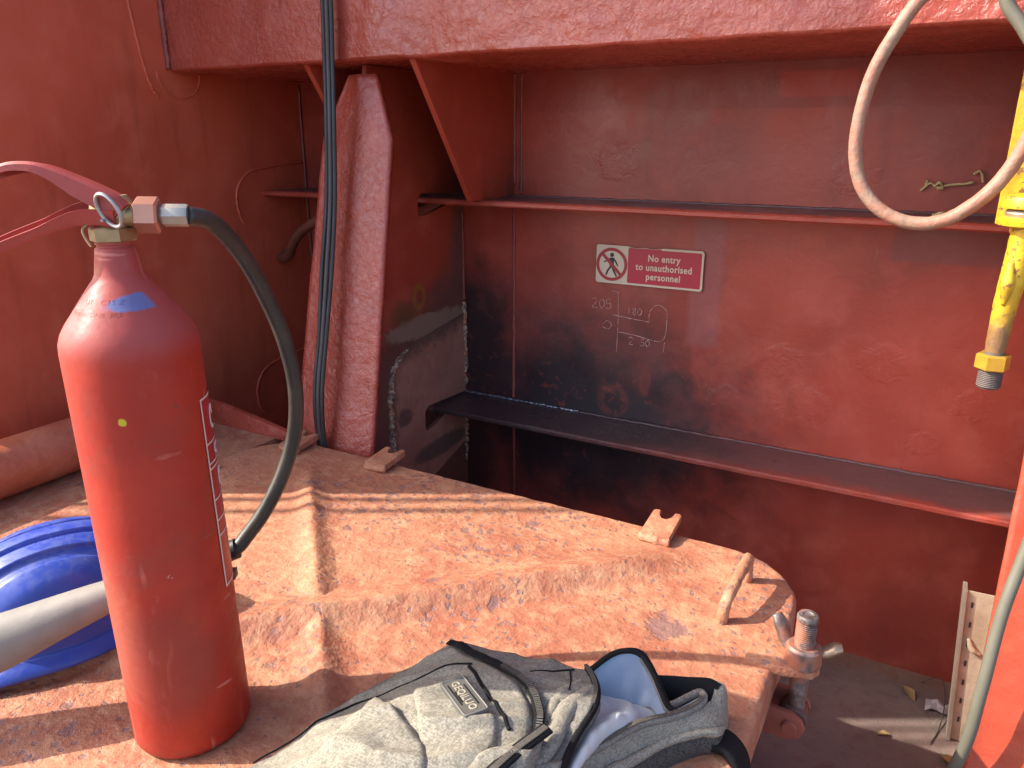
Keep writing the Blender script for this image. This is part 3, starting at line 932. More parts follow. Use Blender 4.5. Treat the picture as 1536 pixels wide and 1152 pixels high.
# blue brush dab on the shoulder
bl = g.f('MULTIPLY', g.step(g.ell(g.x, g.f('ADD', g.z, g.f('MULTIPLY', g.x, -0.06)), 0.027, 0.5165, 0.029, 0.0080, n2, 1.1), 0.80, 1.05, 0.85, 0.0), g.step(g.y, -0.015, -0.02))
c = g.mix(bl, c, (0.085, 0.145, 0.33))
foot = g.step(g.f('ADD', g.z, g.f('MULTIPLY', g.f('SUBTRACT', n2, 0.5), 0.03)), 0.0, 0.018, 1.0, 0.0)
c = g.mix(g.f('MULTIPLY', foot, 0.55), c, (0.07, 0.03, 0.022))
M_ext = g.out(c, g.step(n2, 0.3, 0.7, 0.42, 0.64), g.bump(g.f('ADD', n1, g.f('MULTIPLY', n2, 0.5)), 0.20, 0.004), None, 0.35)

RB = 0.0648
prof = [(0.0, 0.004), (0.040, 0.0), (0.055, 0.0005), (0.0615, 0.004), (RB, 0.011), (RB, 0.10), (RB, 0.2), (RB, 0.3), (RB, 0.4), (RB, 0.468)]
prof += [(0.0640, 0.477), (0.0610, 0.486), (0.0560, 0.4945), (0.0480, 0.5055), (0.0390, 0.5180), (0.0300, 0.5300), (0.0245, 0.5370), (0.0222, 0.5420), (0.0212, 0.5480), (0.0186, 0.5630), (0.0182, 0.5660)]
prof += [(0.0170, 0.5672), (0.0160, 0.5680), (0.0160, 0.5700), (0.0172, 0.5706), (0.0172, 0.5730)]
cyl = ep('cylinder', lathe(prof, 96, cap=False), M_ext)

M_brass = plain('worn_brass', (0.36, 0.27, 0.15), 0.42, 0.75, 0.45, 70, 0.3)
M_copper = plain('coppery_nut', (0.52, 0.25, 0.17), 0.36, 0.7, 0.3, 60, 0.2)
M_zinc = plain('dull_zinc', (0.40, 0.36, 0.31), 0.42, 0.75, 0.3, 60, 0.2)
M_lever = plain('lever_red', (0.31, 0.040, 0.030), 0.46, 0.0, 0.40, 60, 0.2)
M_ringm = plain('ring_steel', (0.36, 0.34, 0.33), 0.38, 0.9, 0.2, 60, 0.1)
def hexp(r, z0, z1, ch=0.0015, rot=0.0):
    bm = bmesh.new()
    rings = []
    for rr_, zz in ((r - ch * 1.3, z0), (r, z0 + ch), (r, z1 - ch), (r - ch * 1.3, z1)):
        rings.append([bm.verts.new((rr_ * math.cos(rot + k * math.pi / 3), rr_ * math.sin(rot + k * math.pi / 3), zz)) for k in range(6)])
    for i in range(3):
        for k in range(6):
            bm.faces.new((rings[i][k], rings[i][(k + 1) % 6], rings[i + 1][(k + 1) % 6], rings[i + 1][k]))
    bm.faces.new(rings[0][::-1]); bm.faces.new(rings[-1])
    return bm
valve = ep('valve', hexp(0.0215, 0.5725, 0.5865, rot=R(12)), M_brass)
# forged valve body with waist and shoulders
bm = bmesh.new()
sec = [(0.5865, 0.0125, 0.0125), (0.590, 0.0140, 0.0135), (0.594, 0.0190, 0.0150), (0.600, 0.0215, 0.0145), (0.608, 0.0200, 0.0125), (0.616, 0.0140, 0.0110)]
rg_ = []
for zz, a, b in sec:
    rg_.append([bm.verts.new((0.004 + a * math.copysign(abs(math.cos(t)) ** 0.7, math.cos(t)), b * math.copysign(abs(math.sin(t)) ** 0.7, math.sin(t)), zz)) for t in [2 * math.pi * k / 24 for k in range(24)]])
for i in range(len(sec) - 1):
    for k in range(24):
        bm.faces.new((rg_[i][k], rg_[i][(k + 1) % 24], rg_[i + 1][(k + 1) % 24], rg_[i + 1][k]))
bm.faces.new(rg_[0][::-1]); bm.faces.new(rg_[-1])
ep('valve_body', bm, M_brass, valve)
# small burst disc plug on the left of the neck, hanging tag wire
bm = tube([(-0.013, -0.012, 0.592), (-0.020, -0.015, 0.586), (-0.018, -0.017, 0.578), (-0.012, -0.020, 0.570)], 0.0012, n=16, seg=6)
ep('seal_wire', bm, M_brass, valve)
ax = Vector((0.985, 0.14, -0.03)).normalized()
o0 = Vector((0.016, -0.002, 0.5975))
bm = lathe([(0.0, 0), (0.0105, 0), (0.0105, 0.012), (0.0, 0.012)], 24, cap=False)
ep('outlet', xform(bm, along(o0, o0 + ax)), M_brass, valve)
o1 = o0 + ax * 0.010
ep('union_nut', xform(hexp(0.0175, 0, 0.022, 0.002, R(20)), along(o1, o1 + ax)), M_copper, valve)
o2 = o1 + ax * 0.022
bm = lathe([(0.0, 0), (0.0085, 0), (0.0100, 0.002), (0.0108, 0.004), (0.0108, 0.024), (0.0100, 0.026), (0.0, 0.026)], 8, cap=False)
hose_sleeve = ep('hose_sleeve', xform(bm, along(o2, o2 + ax)), M_zinc, None)
o3 = o2 + ax * 0.024

def channel(path, widths, heights, sign, th=0.0018, n=40, roll=0.0):
    """folded sheet U channel swept in the local xz plane; sign -1 opens downwards, +1 upwards"""
    P = catmull(path, n)
    W, H = lerp_list(widths, n), lerp_list(heights, n)
    bm = bmesh.new()
    rows = []
    for i in range(n):
        t = (P[min(i + 1, n - 1)] - P[max(i - 1, 0)])
        nrm = Vector((-t.z, 0, t.x)).normalized()
        if nrm.z < 0:
            nrm = -nrm
        d = nrm * sign
        w, h = W[i] / 2, H[i]
        sec = [(-w, h), (-w, 0.003), (-w + 0.003, 0), (w - 0.003, 0), (w, 0.003), (w, h), (w - th, h), (w - th, 0.0035), (w - 0.0035, th), (-w + 0.0035, th), (-w + th, 0.0035), (-w + th, h)]
        cr, sr = math.cos(roll), math.sin(roll)
        rows.append([bm.verts.new(P[i] + Vector((0, a * cr - b * sr, 0)) + d * (a * sr + b * cr)) for a, b in sec])
    m = len(rows[0])
    for i in range(n - 1):
        for k in range(m):
            bm.faces.new((rows[i][k], rows[i][(k + 1) % m], rows[i + 1][(k + 1) % m], rows[i + 1][k]))
    for r_ in (rows[0], rows[-1]):
        f = bm.faces.new(r_)
        bmesh.ops.triangulate(bm, faces=[f], ngon_method='EAR_CLIP')
    return bm
up = [(0.024, -0.003, 0.607), (0.016, -0.003, 0.6150), (-0.003, -0.004, 0.6255), (-0.020, -0.005, 0.6335), (-0.037, -0.006, 0.6410), (-0.053, -0.007, 0.6462), (-0.073, -0.008, 0.6470), (-0.089, -0.009, 0.6435), (-0.108, -0.010, 0.6385)]
lev_u = ep('squeeze_lever', channel(up, [0.027, 0.027, 0.026, 0.025, 0.024], [0.017, 0.020, 0.018, 0.012, 0.009, 0.008, 0.007], -1, roll=R(7)), M_lever)
lo = [(0.012, -0.003, 0.588), (-0.008, -0.003, 0.5905), (-0.024, -0.004, 0.5915), (-0.040, -0.006, 0.5885), (-0.056, -0.007, 0.5835), (-0.083, -0.009, 0.5740), (-0.100, -0.010, 0.5675), (-0.120, -0.012, 0.559)]
lev_l = ep('carry_lever', channel(lo, [0.023, 0.023, 0.022, 0.021, 0.020], [0.020, 0.018, 0.013, 0.010, 0.010, 0.010], 1, roll=R(20)), M_lever)
bm = lathe([(0.0, -0.0170), (0.0022, -0.0170), (0.0040, -0.0160), (0.0040, -0.0138), (0.0028, -0.0135), (0.0028, 0.0125), (0.0, 0.0125)], 14, cap=False)
ep('pivot_pin', xform(bm, Matrix.Translation((0.0185, -0.003, 0.6045)) @ Matrix.Rotation(R(90), 4, 'X')), M_brass, lev_u)
bm = bmesh.new()
rg_pts = [Vector((0.0105 * math.cos(a), 0, 0.0165 * math.sin(a))) for a in [2 * math.pi * k / 40 for k in range(41)]]
tube(rg_pts, 0.0019, seg=8, bm=bm, spline=False)
xform(bm, Matrix.Translation((0.0115, -0.0225, 0.6035)) @ Matrix.Rotation(R(-30), 4, 'Y') @ Matrix.Rotation(R(-20), 4, 'Z'))
ring = ep('safety_ring', bm, M_ringm)
bm = tube([(0.004, -0.024, 0.5945), (0.003, -0.010, 0.5955), (0.002, 0.014, 0.597)], 0.0016, n=10, seg=8)
ep('safety_pin', bm, M_ringm, ring)

g = G('black_rubber')
n1 = g.noise(90, 4, 0.6); n2 = g.noise(18, 4, 0.6)
c = g.mix(g.step(n2, 0.35, 0.65), (0.022, 0.020, 0.017), (0.038, 0.034, 0.028))
M_rub = g.out(c, g.step(n1, 0.3, 0.7, 0.32, 0.46), g.bump(n1, 0.15, 0.002), None, 0.5)
hp = [tuple(o3), (0.0865, 0.030, 0.5860), (0.0990, 0.0680, 0.5480), (0.1090, 0.0970, 0.4992), (0.1200, 0.1130, 0.4440), (0.1240, 0.1240, 0.3836), (0.1175, 0.1270, 0.3266), (0.1015, 0.1210, 0.2758), (0.0780, 0.1090, 0.2297), (0.0536, 0.0990, 0.1971), (0.037, 0.0900, 0.1813), (0.0, 0.080, 0.172)]
ep('hose', tube(hp, 0.0091, n=120, seg=18), M_rub, smooth=True)
M_horn = plain('grey_horn', (0.205, 0.185, 0.158), 0.66, 0.0, 0.50, 30, 0.6)
hn = [(0.030, 0.0888, 0.180), (-0.02, 0.073, 0.1675), (-0.06, 0.060, 0.1570), (-0.1017, 0.0468, 0.1457), (-0.160, 0.0272, 0.1275), (-0.2155, 0.0068, 0.1103), (-0.27, -0.012, 0.0990), (-0.330, -0.032, 0.0875)]
ep('discharge_horn', tube(hn, [0.0125, 0.0150, 0.0170, 0.0195, 0.0262, 0.0330, 0.0375, 0.0400], n=60, seg=32, caps=True), M_horn, smooth='auto')
bm = tube([(0.042, 0.0905, 0.1835), (0.028, 0.088, 0.179)], 0.0128, n=4, seg=16)
ep('hose_clip', bm, plain('clip_black', (0.03, 0.03, 0.03), 0.5), None)
bm = bmesh.new()
box(bm, 0.036, 0.052, 0.046, 0.060, 0.165, 0.176, 0.002)
ep('clip_bracket', bm, plain('clip_dark', (0.05, 0.03, 0.03), 0.5), None)

# printed label wrapped on the right of the body, white lines on red
def cyl_patch(a0, a1, z0, z1, r, n=10):
    bm = bmesh.new()
    A = [bm.verts.new((r * math.cos(R(a0 + (a1 - a0) * k / n)), r * math.sin(R(a0 + (a1 - a0) * k / n)), z0)) for k in range(n + 1)]
    B = [bm.verts.new((v.co.x, v.co.y, z1)) for v in A]
    for k in range(n):
        bm.faces.new((A[k], A[k + 1], B[k + 1], B[k]))
    return bm
A0, A1, LZ0, LZ1 = -8, 96, 0.192, 0.412
lab = ep('instruction_label', cyl_patch(A0, A1, LZ0, LZ1, RB + 0.0004, 40), plain('label_red', (0.36, 0.022, 0.022), 0.4, 0, 0.2, 60, 0.1), smooth=True)
M_lw = plain('label_white', (0.62, 0.52, 0.46), 0.6, 0, 0.35, 90, 0.1)
def arcs(a0, a1, z0, z1, name='label_line'):
    return ep(name, cyl_patch(a0, a1, z0, z1, RB + 0.0008, max(2, int(abs(a1 - a0) / 3))), M_lw, lab, smooth=True)
arcs(A0, A0 + 2.2, LZ0, LZ1); arcs(A0, A1, LZ0, LZ0 + 0.0022); arcs(A0, A1, LZ1 - 0.0022, LZ1)
for z in (0.360, 0.338, 0.332, 0.296, 0.272, 0.254):
    arcs(A0 + 2, A1 - 4, z, z + 0.0019)
for a, z0, z1 in ((10, 0.300, 0.330), (10, 0.342, 0.358), (31, 0.342, 0.358), (53, 0.300, 0.330)):
    arcs(a, a + 1.2, z0, z1)
random.seed(3)
for k in range(16):
    z = 0.200 + 0.0032 * k
    arcs(A0 + 22 + random.uniform(0, 2), A0 + 22 + random.uniform(28, 58), z, z + 0.0011, 'print_line')
for zc, a, b in ((0.385, 3.2, 0.013), (0.315, 3.0, 0.010), (0.349, 3.0, 0.006), (0.318, 3.0, 0.009)):
    off = {0.385: -26, 0.315: -24, 0.349: -24, 0.318: 0}[zc] + 43
    bm = bmesh.new()
    pts = []
    for k in range(13):
        t = 2 * math.pi * k / 12 * 0.85
        ang = R(off + a * 2.4 * math.cos(t))
        pts.append(((RB + 0.0008) * math.cos(ang), (RB + 0.0008) * math.sin(ang), zc + b * math.sin(t)))
    ep('print_icon', tube(pts, 0.0007, n=24, seg=5, bm=bm), M_lw, lab, smooth=True)

# stamped letters on the shoulder cone
def on_cone(body, size, a_mid, z_mid, mat=None, raise_=0.0006):
    bm = text_mesh(body, size, extrude=0.0003, offset=-0.0001)
    bmesh.ops.subdivide_edges(bm, edges=[e for e in bm.edges if e.calc_length() > 0.004], cuts=1)
    (r0, z0_), (r1, z1_) = (0.0610, 0.486), (0.0245, 0.537)
    sl = Vector((r1 - r0, z1_ - z0_)).normalized()
    nr = Vector((sl.y, -sl.x))
    for v in bm.verts:
        x, y, zz = v.co
        z = z_mid + y * sl.y
        r = r0 + (z - z0_) / (z1_ - z0_) * (r1 - r0)
        a = R(a_mid) + x / max(r, 0.03)
        q = raise_ + zz
        v.co = ((r + nr.x * q) * math.cos(a), (r + nr.x * q) * math.sin(a), z + nr.y * q)
    return bm
for body, a, z, s in (('UT   C15 Z', -92, 0.5190, 0.0075), ('040/00  DNB  JA5', -102, 0.5085, 0.0068), ('TARE 6.2 K', -108, 0.4985, 0.0068)):
    ep('stamped_letters', on_cone(body, s, a, z), M_ext, cyl, smooth=False)

# ================================================================ blue hard hat
hat_rot = YAW + math.pi + R(34)
hat = thing('hard_hat', (-1.004, 0.505, HATCH_Z + 0.001), 'scuffed blue ribbed hard hat lying on the hatch behind the grey horn', 'hard hat', rot=(0, R(3), hat_rot))
g = G('hat_blue')
n1 = g.noise(12, 5, 0.65, 0.5); n2 = g.noise(70, 5, 0.65, 0.6)
c = g.mix(g.step(n1, 0.35, 0.7), (0.020, 0.048, 0.30), (0.026, 0.060, 0.35))
crown = g.f('MULTIPLY', g.step(g.z, 0.095, 0.145), g.step(n2, 0.38, 0.6))
c = g.mix(g.f('MULTIPLY', crown, 0.16), c, (0.23, 0.25, 0.33))
c = g.mix(g.f('MULTIPLY', g.step(n2, 0.66, 0.74), 0.25), c, (0.28, 0.26, 0.30))
M_hat = g.out(c, g.step(n2, 0.3, 0.7, 0.30, 0.5), g.bump(n2, 0.08, 0.002), None, 0.5)
bm = bmesh.new()
NU, NV = 400, 110
rows = []
for j in range(NV + 1):
    ph = (math.pi / 2) * (j / NV)
    row = []
    for i in range(NU):
        th = 2 * math.pi * i / NU
        ca, sa = math.cos(th), math.sin(th)
        e = math.sin(ph) ** 0.86
        x = 0.128 * ca * (e if j else 0)
        y = 0.104 * sa * (e if j else 0)
        z = 0.036 + 0.116 * math.cos(ph) ** 0.80
        up_ = sst(z, 0.075, 0.105) if True else 0
        ay = abs(y)
        rib = 0.0065 * (sst(ay, 0.016, 0.011)) if False else 0.0
        b0 = 0.0080 * (1 - sst(ay, 0.011, 0.0135))
        b1 = 0.0070 * sst(ay, 0.0195, 0.0220) * (1 - sst(ay, 0.041, 0.044))
        b2 = 0.0022 * sst(ay, 0.056, 0.058) * (1 - sst(ay, 0.075, 0.090))
        rib = (b0 + b1 + b2) * sst(z, 0.060, 0.085)
        nrm = Vector((x / 0.128 ** 2, y / 0.104 ** 2, (z - 0.036) / 0.116 ** 2 + 1e-4)).normalized()
        p = Vector((x, y, z)) + nrm * rib
        row.append(bm.verts.new(p))
    rows.append(row)
# rain gutter, brim and peak
for dr, dz in ((0.003, 0.033), (0.006, 0.030), (0.012, 0.026), (0.020, 0.021), (0.024, 0.017), (0.0245, 0.014), (0.022, 0.0125)):
    row = []
    for i in range(NU):
        th = 2 * math.pi * i / NU
        ca, sa = math.cos(th), math.sin(th)
        pk = max(0.0, ca) ** 3
        k = dr * (0.60 + 2.1 * pk) 
        z = dz - 0.014 * pk * (dr / 0.024) ** 1.0 * 0.7 + 0.004 * (1 - pk)
        # moulded lines on the peak
        z += 0.0012 * pk * (math.sin(sa * 70) > 0.2) * (1 if 0.006 < dr < 0.022 else 0)
        row.append(bm.verts.new(((0.128 + k) * ca, (0.104 + k) * sa, z)))
    rows.append(row)
for j in range(len(rows) - 1):
    for i in range(NU):
        try:
            bm.faces.new((rows[j][i], rows[j][(i + 1) % NU], rows[j + 1][(i + 1) % NU], rows[j + 1][i]))
        except ValueError:
            pass
bmesh.ops.remove_doubles(bm, verts=bm.verts[:], dist=0.0002)
obj('shell', bm, M_hat, hat, smooth=True, local=True)
# vent slots beside the outer ribs
M_hs = plain('hat_slot', (0.012, 0.016, 0.05), 0.7)
for sy in (-1, 1):
    for k in range(5):
        t = R(52 + 19 * k)
        r_ = 0.082
        x = 0.128 * math.cos(t) * 0.80
        y = sy * 0.0685
        zz = 0.036 + 0.116 * math.sqrt(max(0.05, 1 - (x / 0.128) ** 2 - (y / 0.104) ** 2)) ** 0.92
        bm = bmesh.new()
        box(bm, -0.008, 0.008, -0.0022, 0.0022, -0.002, 0.0015, 0.0008)
        nrm = Vector((x / 0.128 ** 2, y / 0.104 ** 2, (zz - 0.036) / 0.116 ** 2)).normalized()
        q = nrm.to_track_quat('Z', 'X').to_matrix().to_4x4()
        xd = Vector((1, 0, 0)) - nrm * nrm.x
        xd.normalize()
        yd = nrm.cross(xd)
        Mx = Matrix(((xd.x, yd.x, nrm.x, x), (xd.y, yd.y, nrm.y, y), (xd.z, yd.z, nrm.z, zz), (0, 0, 0, 1)))
        obj('vent_slot', xform(bm, Mx), M_hs, hat, smooth='auto', local=True)

# ================================================================ sign
sign = thing('prohibition_sign', (-0.625, 1.7935, -0.305), 'red and white no entry sign with crossed out walker on the wall', 'sign', rot=(R(90), 0, 0))
M_sw = plain('sign_cream', (0.58, 0.49, 0.36), 0.5, 0, 0.22, 45, 0.05)
M_sr = plain('sign_red', (0.40, 0.024, 0.046), 0.45, 0, 0.22, 35, 0.05)
M_sr2 = plain('sign_ring_red', (0.33, 0.022, 0.032), 0.45, 0, 0.10, 30, 0.05)
M_sk = plain('sign_black', (0.022, 0.022, 0.025), 0.5)
def flat(name, poly, z, mat, parent, th=0.0005):
    return obj(name, prism(poly, 'z', z, z + th), mat, parent, smooth=False, local=True)
W2, H2 = 0.1365, 0.0475
rr = rr_outline(W2, H2, 0.006, 160)
pl = []
for p in rr:
    y = p.y
    if y > H2 - 0.001 and -0.055 < p.x < 0.035:      # peeled, wavy top edge
        y -= 0.0022 * (0.5 + 0.5 * math.sin(p.x * 150)) + 0.0015 * sst(p.x, -0.055, -0.045)
    pl.append((p.x, y))
plate = flat('plate', pl, 0.0, M_sw, sign, 0.0022)
rp = []
for p in rr_outline((W2 - 0.005 + 0.052) / 2, H2 - 0.005, 0.0015, 120):
    x = p.x + (W2 - 0.005 - 0.052) / 2
    y = p.y
    if y > H2 - 0.006 and x < 0.035:
        y -= 0.0014 * (0.5 + 0.5 * math.sin(x * 150)) - 0.0022 * (x < 0.03)
    rp.append((x, min(y, H2 - 0.0012)))
flat('red_panel', rp, 0.0022, M_sr, sign)
bm = bmesh.new()
cx, cy, ro, ri = -0.0945, 0.0, 0.0415, 0.0335
ra = [bm.verts.new((cx + ro * math.cos(2 * math.pi * k / 64), cy + ro * math.sin(2 * math.pi * k / 64), 0.0028)) for k in range(64)]
rb = [bm.verts.new((cx + ri * math.cos(2 * math.pi * k / 64), cy + ri * math.sin(2 * math.pi * k / 64), 0.0028)) for k in range(64)]
for k in range(64):
    bm.faces.new((ra[k], ra[(k + 1) % 64], rb[(k + 1) % 64], rb[k]))
obj('ring', bm, M_sr2, sign, smooth=False, local=True)
walker = flat('walker', [(cx + 0.0 + 0.0052 * math.cos(t), 0.0235 + 0.0052 * math.sin(t)) for t in [2 * math.pi * k / 20 for k in range(20)]], 0.0023, M_sk, sign)
for q in ([(-0.004, 0.017), (0.005, 0.017), (0.0065, -0.006), (-0.0055, -0.006)],
          [(-0.004, 0.017), (-0.012, 0.011), (-0.022, 0.006), (-0.0212, 0.0035), (-0.0105, 0.0075), (-0.004, 0.0115)],
          [(0.005, 0.017), (0.0125, 0.008), (0.0180, -0.003), (0.0152, -0.0042), (0.0095, 0.005), (0.005, 0.010)],
          [(-0.0055, -0.006), (0.000, -0.006), (-0.0080, -0.017), (-0.0122, -0.028), (-0.0165, -0.027), (-0.0125, -0.0155)],
          [(-0.001, -0.006), (0.0065, -0.006), (0.0088, -0.016), (0.0160, -0.0285), (0.0120, -0.0300), (0.0040, -0.0175)]):
    flat('walker_limb', [(cx + a, b) for a, b in q], 0.0023, M_sk, walker)
s2 = 0.0040
d = Vector((1, -1)).normalized(); nn = Vector((1, 1)).normalized()
bar = [(Vector((cx, cy)) + d * a + nn * b) for a, b in ((-ri - 0.001, s2), (ri + 0.001, s2), (ri + 0.001, -s2), (-ri - 0.001, -s2))]
flat('slash', [(p.x, p.y) for p in bar], 0.0027, M_sr2, sign)
for i, tx in enumerate(('No entry', 'to unauthorised', 'personnel')):
    bm = text_mesh(tx, 0.0245, 0.0, 0.00055)
    xform(bm, Matrix.Translation((0.0395, 0.0215 - 0.0225 * i, 0.0029)) @ Matrix.Diagonal((0.82, 0.92, 1, 1)))
    obj('lettering', bm, M_sw, sign, smooth=False, local=True)

# ================================================================ chalk sketch on the plating (belongs to the bulwark)
g = G('chalk')
n1 = g.noise(160, 3, 0.6)
M_chalk = g.out(g.mix(g.step(n1, 0.42, 0.56), (0.32, 0.13, 0.11), (0.50, 0.36, 0.33)), 0.9)
CH = {'2': [[(0, .85), (.25, 1), (.5, .85), (.45, .6), (0, 0), (.6, .02)]], '0': [[(.3, 1), (.02, .7), (.02, .3), (.3, 0), (.58, .3), (.58, .7), (.3, 1)]],
      '5': [[(.55, 1), (.08, .98), (.05, .55), (.4, .6), (.55, .3), (.3, 0), (0, .08)]], '1': [[(.1, .8), (.3, 1)], [(.3, 1), (.3, 0)]],
      '8': [[(.3, .52), (.05, .75), (.3, 1), (.52, .76), (.3, .52), (.04, .25), (.3, 0), (.56, .26), (.3, .52)]]}
def chalk(lines, r=0.0009):
    for ln in lines:
        bm = bmesh.new()
        pts = [(x + 0.0006 * noise.noise(Vector((x * 300, z * 300, 0))), plate_y(x, z) - 0.0001, z) for x, z in ln]
        tube(pts, r, n=max(8, 6 * len(pts)), seg=5, bm=bm, jit=0.9, spline=len(pts) > 2)
        obj('chalk_mark', bm, M_chalk, bulwark)
def digits(s, x, z, h, slant=0.0):
    out = []
    for ch in s:
        for st in CH[ch]:
            out.append([(x + a * h * 0.9 + b * slant * h, z + b * h) for a, b in st])
        x += h * 0.78
    return out
chalk([[(-0.722, -0.372), (-0.702, -0.376)], [(-0.702, -0.376), (-0.700, -0.45), (-0.701, -0.532)], [(-0.716, -0.435), (-0.66, -0.440), (-0.617, -0.443)],
       [(-0.617, -0.443), (-0.617, -0.42), (-0.607, -0.402), (-0.592, -0.398), (-0.577, -0.406), (-0.572, -0.425), (-0.573, -0.470), (-0.582, -0.486), (-0.60, -0.490), (-0.65, -0.482), (-0.698, -0.478)],
       [(-0.574, -0.49), (-0.576, -0.515)]])
chalk(digits('205', -0.772, -0.421, 0.025) + digits('180', -0.676, -0.429, 0.018) , 0.0009)
chalk(digits('2', -0.668, -0.507, 0.019) + digits('50', -0.636, -0.507, 0.017) + [[(-0.742, -0.462), (-0.728, -0.452), (-0.718, -0.462), (-0.726, -0.473), (-0.742, -0.470)]], 0.0008)

# ================================================================ grey backpack
def HZ(h):
    return HATCH_Z + h
pack = thing('backpack', (-0.38, 0.52, HATCH_Z), 'grey heather backpack lying open on the hatch, pale blue lining showing', 'backpack')
# measured heights of the fabric over the hatch: (x, y, h)
CP = np.array([
    (-0.600, 0.380, 0.020), (-0.552, 0.440, 0.030), (-0.540, 0.498, 0.035), (-0.530, 0.542, 0.040), (-0.512, 0.588, 0.045), (-0.498, 0.618, 0.050), (-0.478, 0.645, 0.056), (-0.446, 0.664, 0.070),
    (-0.409, 0.681, 0.070), (-0.374, 0.685, 0.070), (-0.330, 0.690, 0.074), (-0.286, 0.694, 0.078), (-0.258, 0.653, 0.088), (-0.251, 0.624, 0.090), (-0.252, 0.581, 0.090), (-0.249, 0.542, 0.086), (-0.235, 0.47, 0.080),
    (-0.413, 0.635, 0.080), (-0.372, 0.627, 0.085), (-0.333, 0.611, 0.090), (-0.295, 0.575, 0.094), (-0.37, 0.548, 0.096), (-0.306, 0.532, 0.098), (-0.321, 0.484, 0.098), (-0.437, 0.553, 0.084), (-0.423, 0.583, 0.084),
    (-0.473, 0.534, 0.068), (-0.463, 0.433, 0.076), (-0.40, 0.46, 0.092), (-0.354, 0.477, 0.096), (-0.50, 0.45, 0.055), (-0.28, 0.42, 0.085), (-0.36, 0.38, 0.085), (-0.46, 0.34, 0.060), (-0.55, 0.33, 0.030), (-0.40, 0.27, 0.055), (-0.27, 0.33, 0.06)])
def _phi(d):
    return np.where(d > 1e-9, d * d * np.log(d + 1e-12), 0.0)
_n = len(CP)
_A = np.zeros((_n + 3, _n + 3))
_D = np.hypot(CP[:, 0][:, None] - CP[:, 0][None], CP[:, 1][:, None] - CP[:, 1][None])
_A[:_n, :_n] = _phi(_D) + np.eye(_n) * 2e-5
_A[:_n, _n] = 1; _A[:_n, _n + 1:] = CP[:, :2]; _A[_n:, :_n] = _A[:_n, _n:].T
_w = np.linalg.solve(_A, np.concatenate([CP[:, 2], np.zeros(3)]))
def pack_h(x, y):
    d = np.hypot(CP[:, 0] - x, CP[:, 1] - y)
    return float(_phi(d) @ _w[:_n] + _w[_n] + _w[_n + 1] * x + _w[_n + 2] * y)
def wrinkle(x, y, a=1.0):
    u, v = (x * 0.8 + y * 0.6), (-x * 0.6 + y * 0.8)
    rd = 1 - abs(noise.noise(Vector((u * 9 + 3, v * 19, 5.0))))
    return a * (0.0030 * noise.noise(Vector((u * 20, v * 34, 1.0))) + 0.0012 * noise.noise(Vector((u * 60, v * 85, 3.0))) + 0.0055 * max(0.0, rd - 0.72) / 0.28)

def resample(P, n, closed=True):
    Q = [Vector((p[0], p[1])) for p in P]
    if closed:
        Q.append(Q[0].copy())
    L = [0.0]
    for i in range(1, len(Q)):
        L.append(L[-1] + (Q[i] - Q[i - 1]).length)
    out, j = [], 0
    for i in range(n):
        t = L[-1] * i / (n if closed else n - 1)
        while j < len(L) - 2 and L[j + 1] < t:
            j += 1
        q = (t - L[j]) / max(1e-9, L[j + 1] - L[j])
        out.append(Q[j].lerp(Q[j + 1], min(1, q)))
    return out
def smooth2(P, k=2):
    """round a closed polygon's corners a little (Chaikin)"""
    P = [Vector((p[0], p[1])) for p in P]
    for _ in range(k):
        Q = []
        for i in range(len(P)):
            a, b = P[i], P[(i + 1) % len(P)]
            Q += [a.lerp(b, 0.2), a.lerp(b, 0.8)]
        P = Q
    return P

def panel(name, poly, lift, mat, parent, puff=0.004, drop=0.010, n=180, nr=26, sm=2, wr=1.0, floor=False, roll=0.006):
    P = resample(smooth2(poly, sm), n)
    c = sum((p for p in P), Vector((0, 0))) / n
    bm = bmesh.new()
    cv = bm.verts.new((c.x, c.y, HZ(pack_h(c.x, c.y) + lift + puff + wrinkle(c.x, c.y, wr))))
    rings = []
    for k in range(1, nr + 1):
        s = k / nr
        ring = []
        for p in P:
            q = c.lerp(p, s)
            dist = (p - c).length * (1 - s)
            e = 1 - max(0.0, 1 - dist / roll) ** 2
            h = pack_h(q.x, q.y) + lift * (0.55 + 0.45 * e) + puff * (1 - s ** 4) + wrinkle(q.x, q.y, wr)
            ring.append(bm.verts.new((q.x, q.y, HZ(h))))
        rings.append(ring)
    steps = ((0.006, 0.30), (0.010, 0.6), (0.008, 0.97)) if floor else ((0.001, 0.6), (0.0, 1.0))
    for off, fr in steps:
        ring = []
        for i, p in enumerate(P):
            t = P[(i + 1) % n] - P[i - 1]
            nn = Vector((t.y, -t.x)).normalized()
            if (p - c).dot(nn) < 0:
                nn = -nn
            q = p + nn * off
            h0 = pack_h(p.x, p.y) + lift * 0.55
            h = h0 * (1 - fr) if floor else h0 - fr * drop
            ring.append(bm.verts.new((q.x, q.y, HZ(h) + (0.001 if floor else 0))))
        rings.append(ring)
    for i in range(n):
        bm.faces.new((cv, rings[0][i], rings[0][(i + 1) % n]))
    for k in range(len(rings) - 1):
        for i in range(n):
            bm.faces.new((rings[k][i], rings[k + 1][i], rings[k + 1][(i + 1) % n], rings[k][(i + 1) % n]))
    return obj(name, bm, mat, parent)

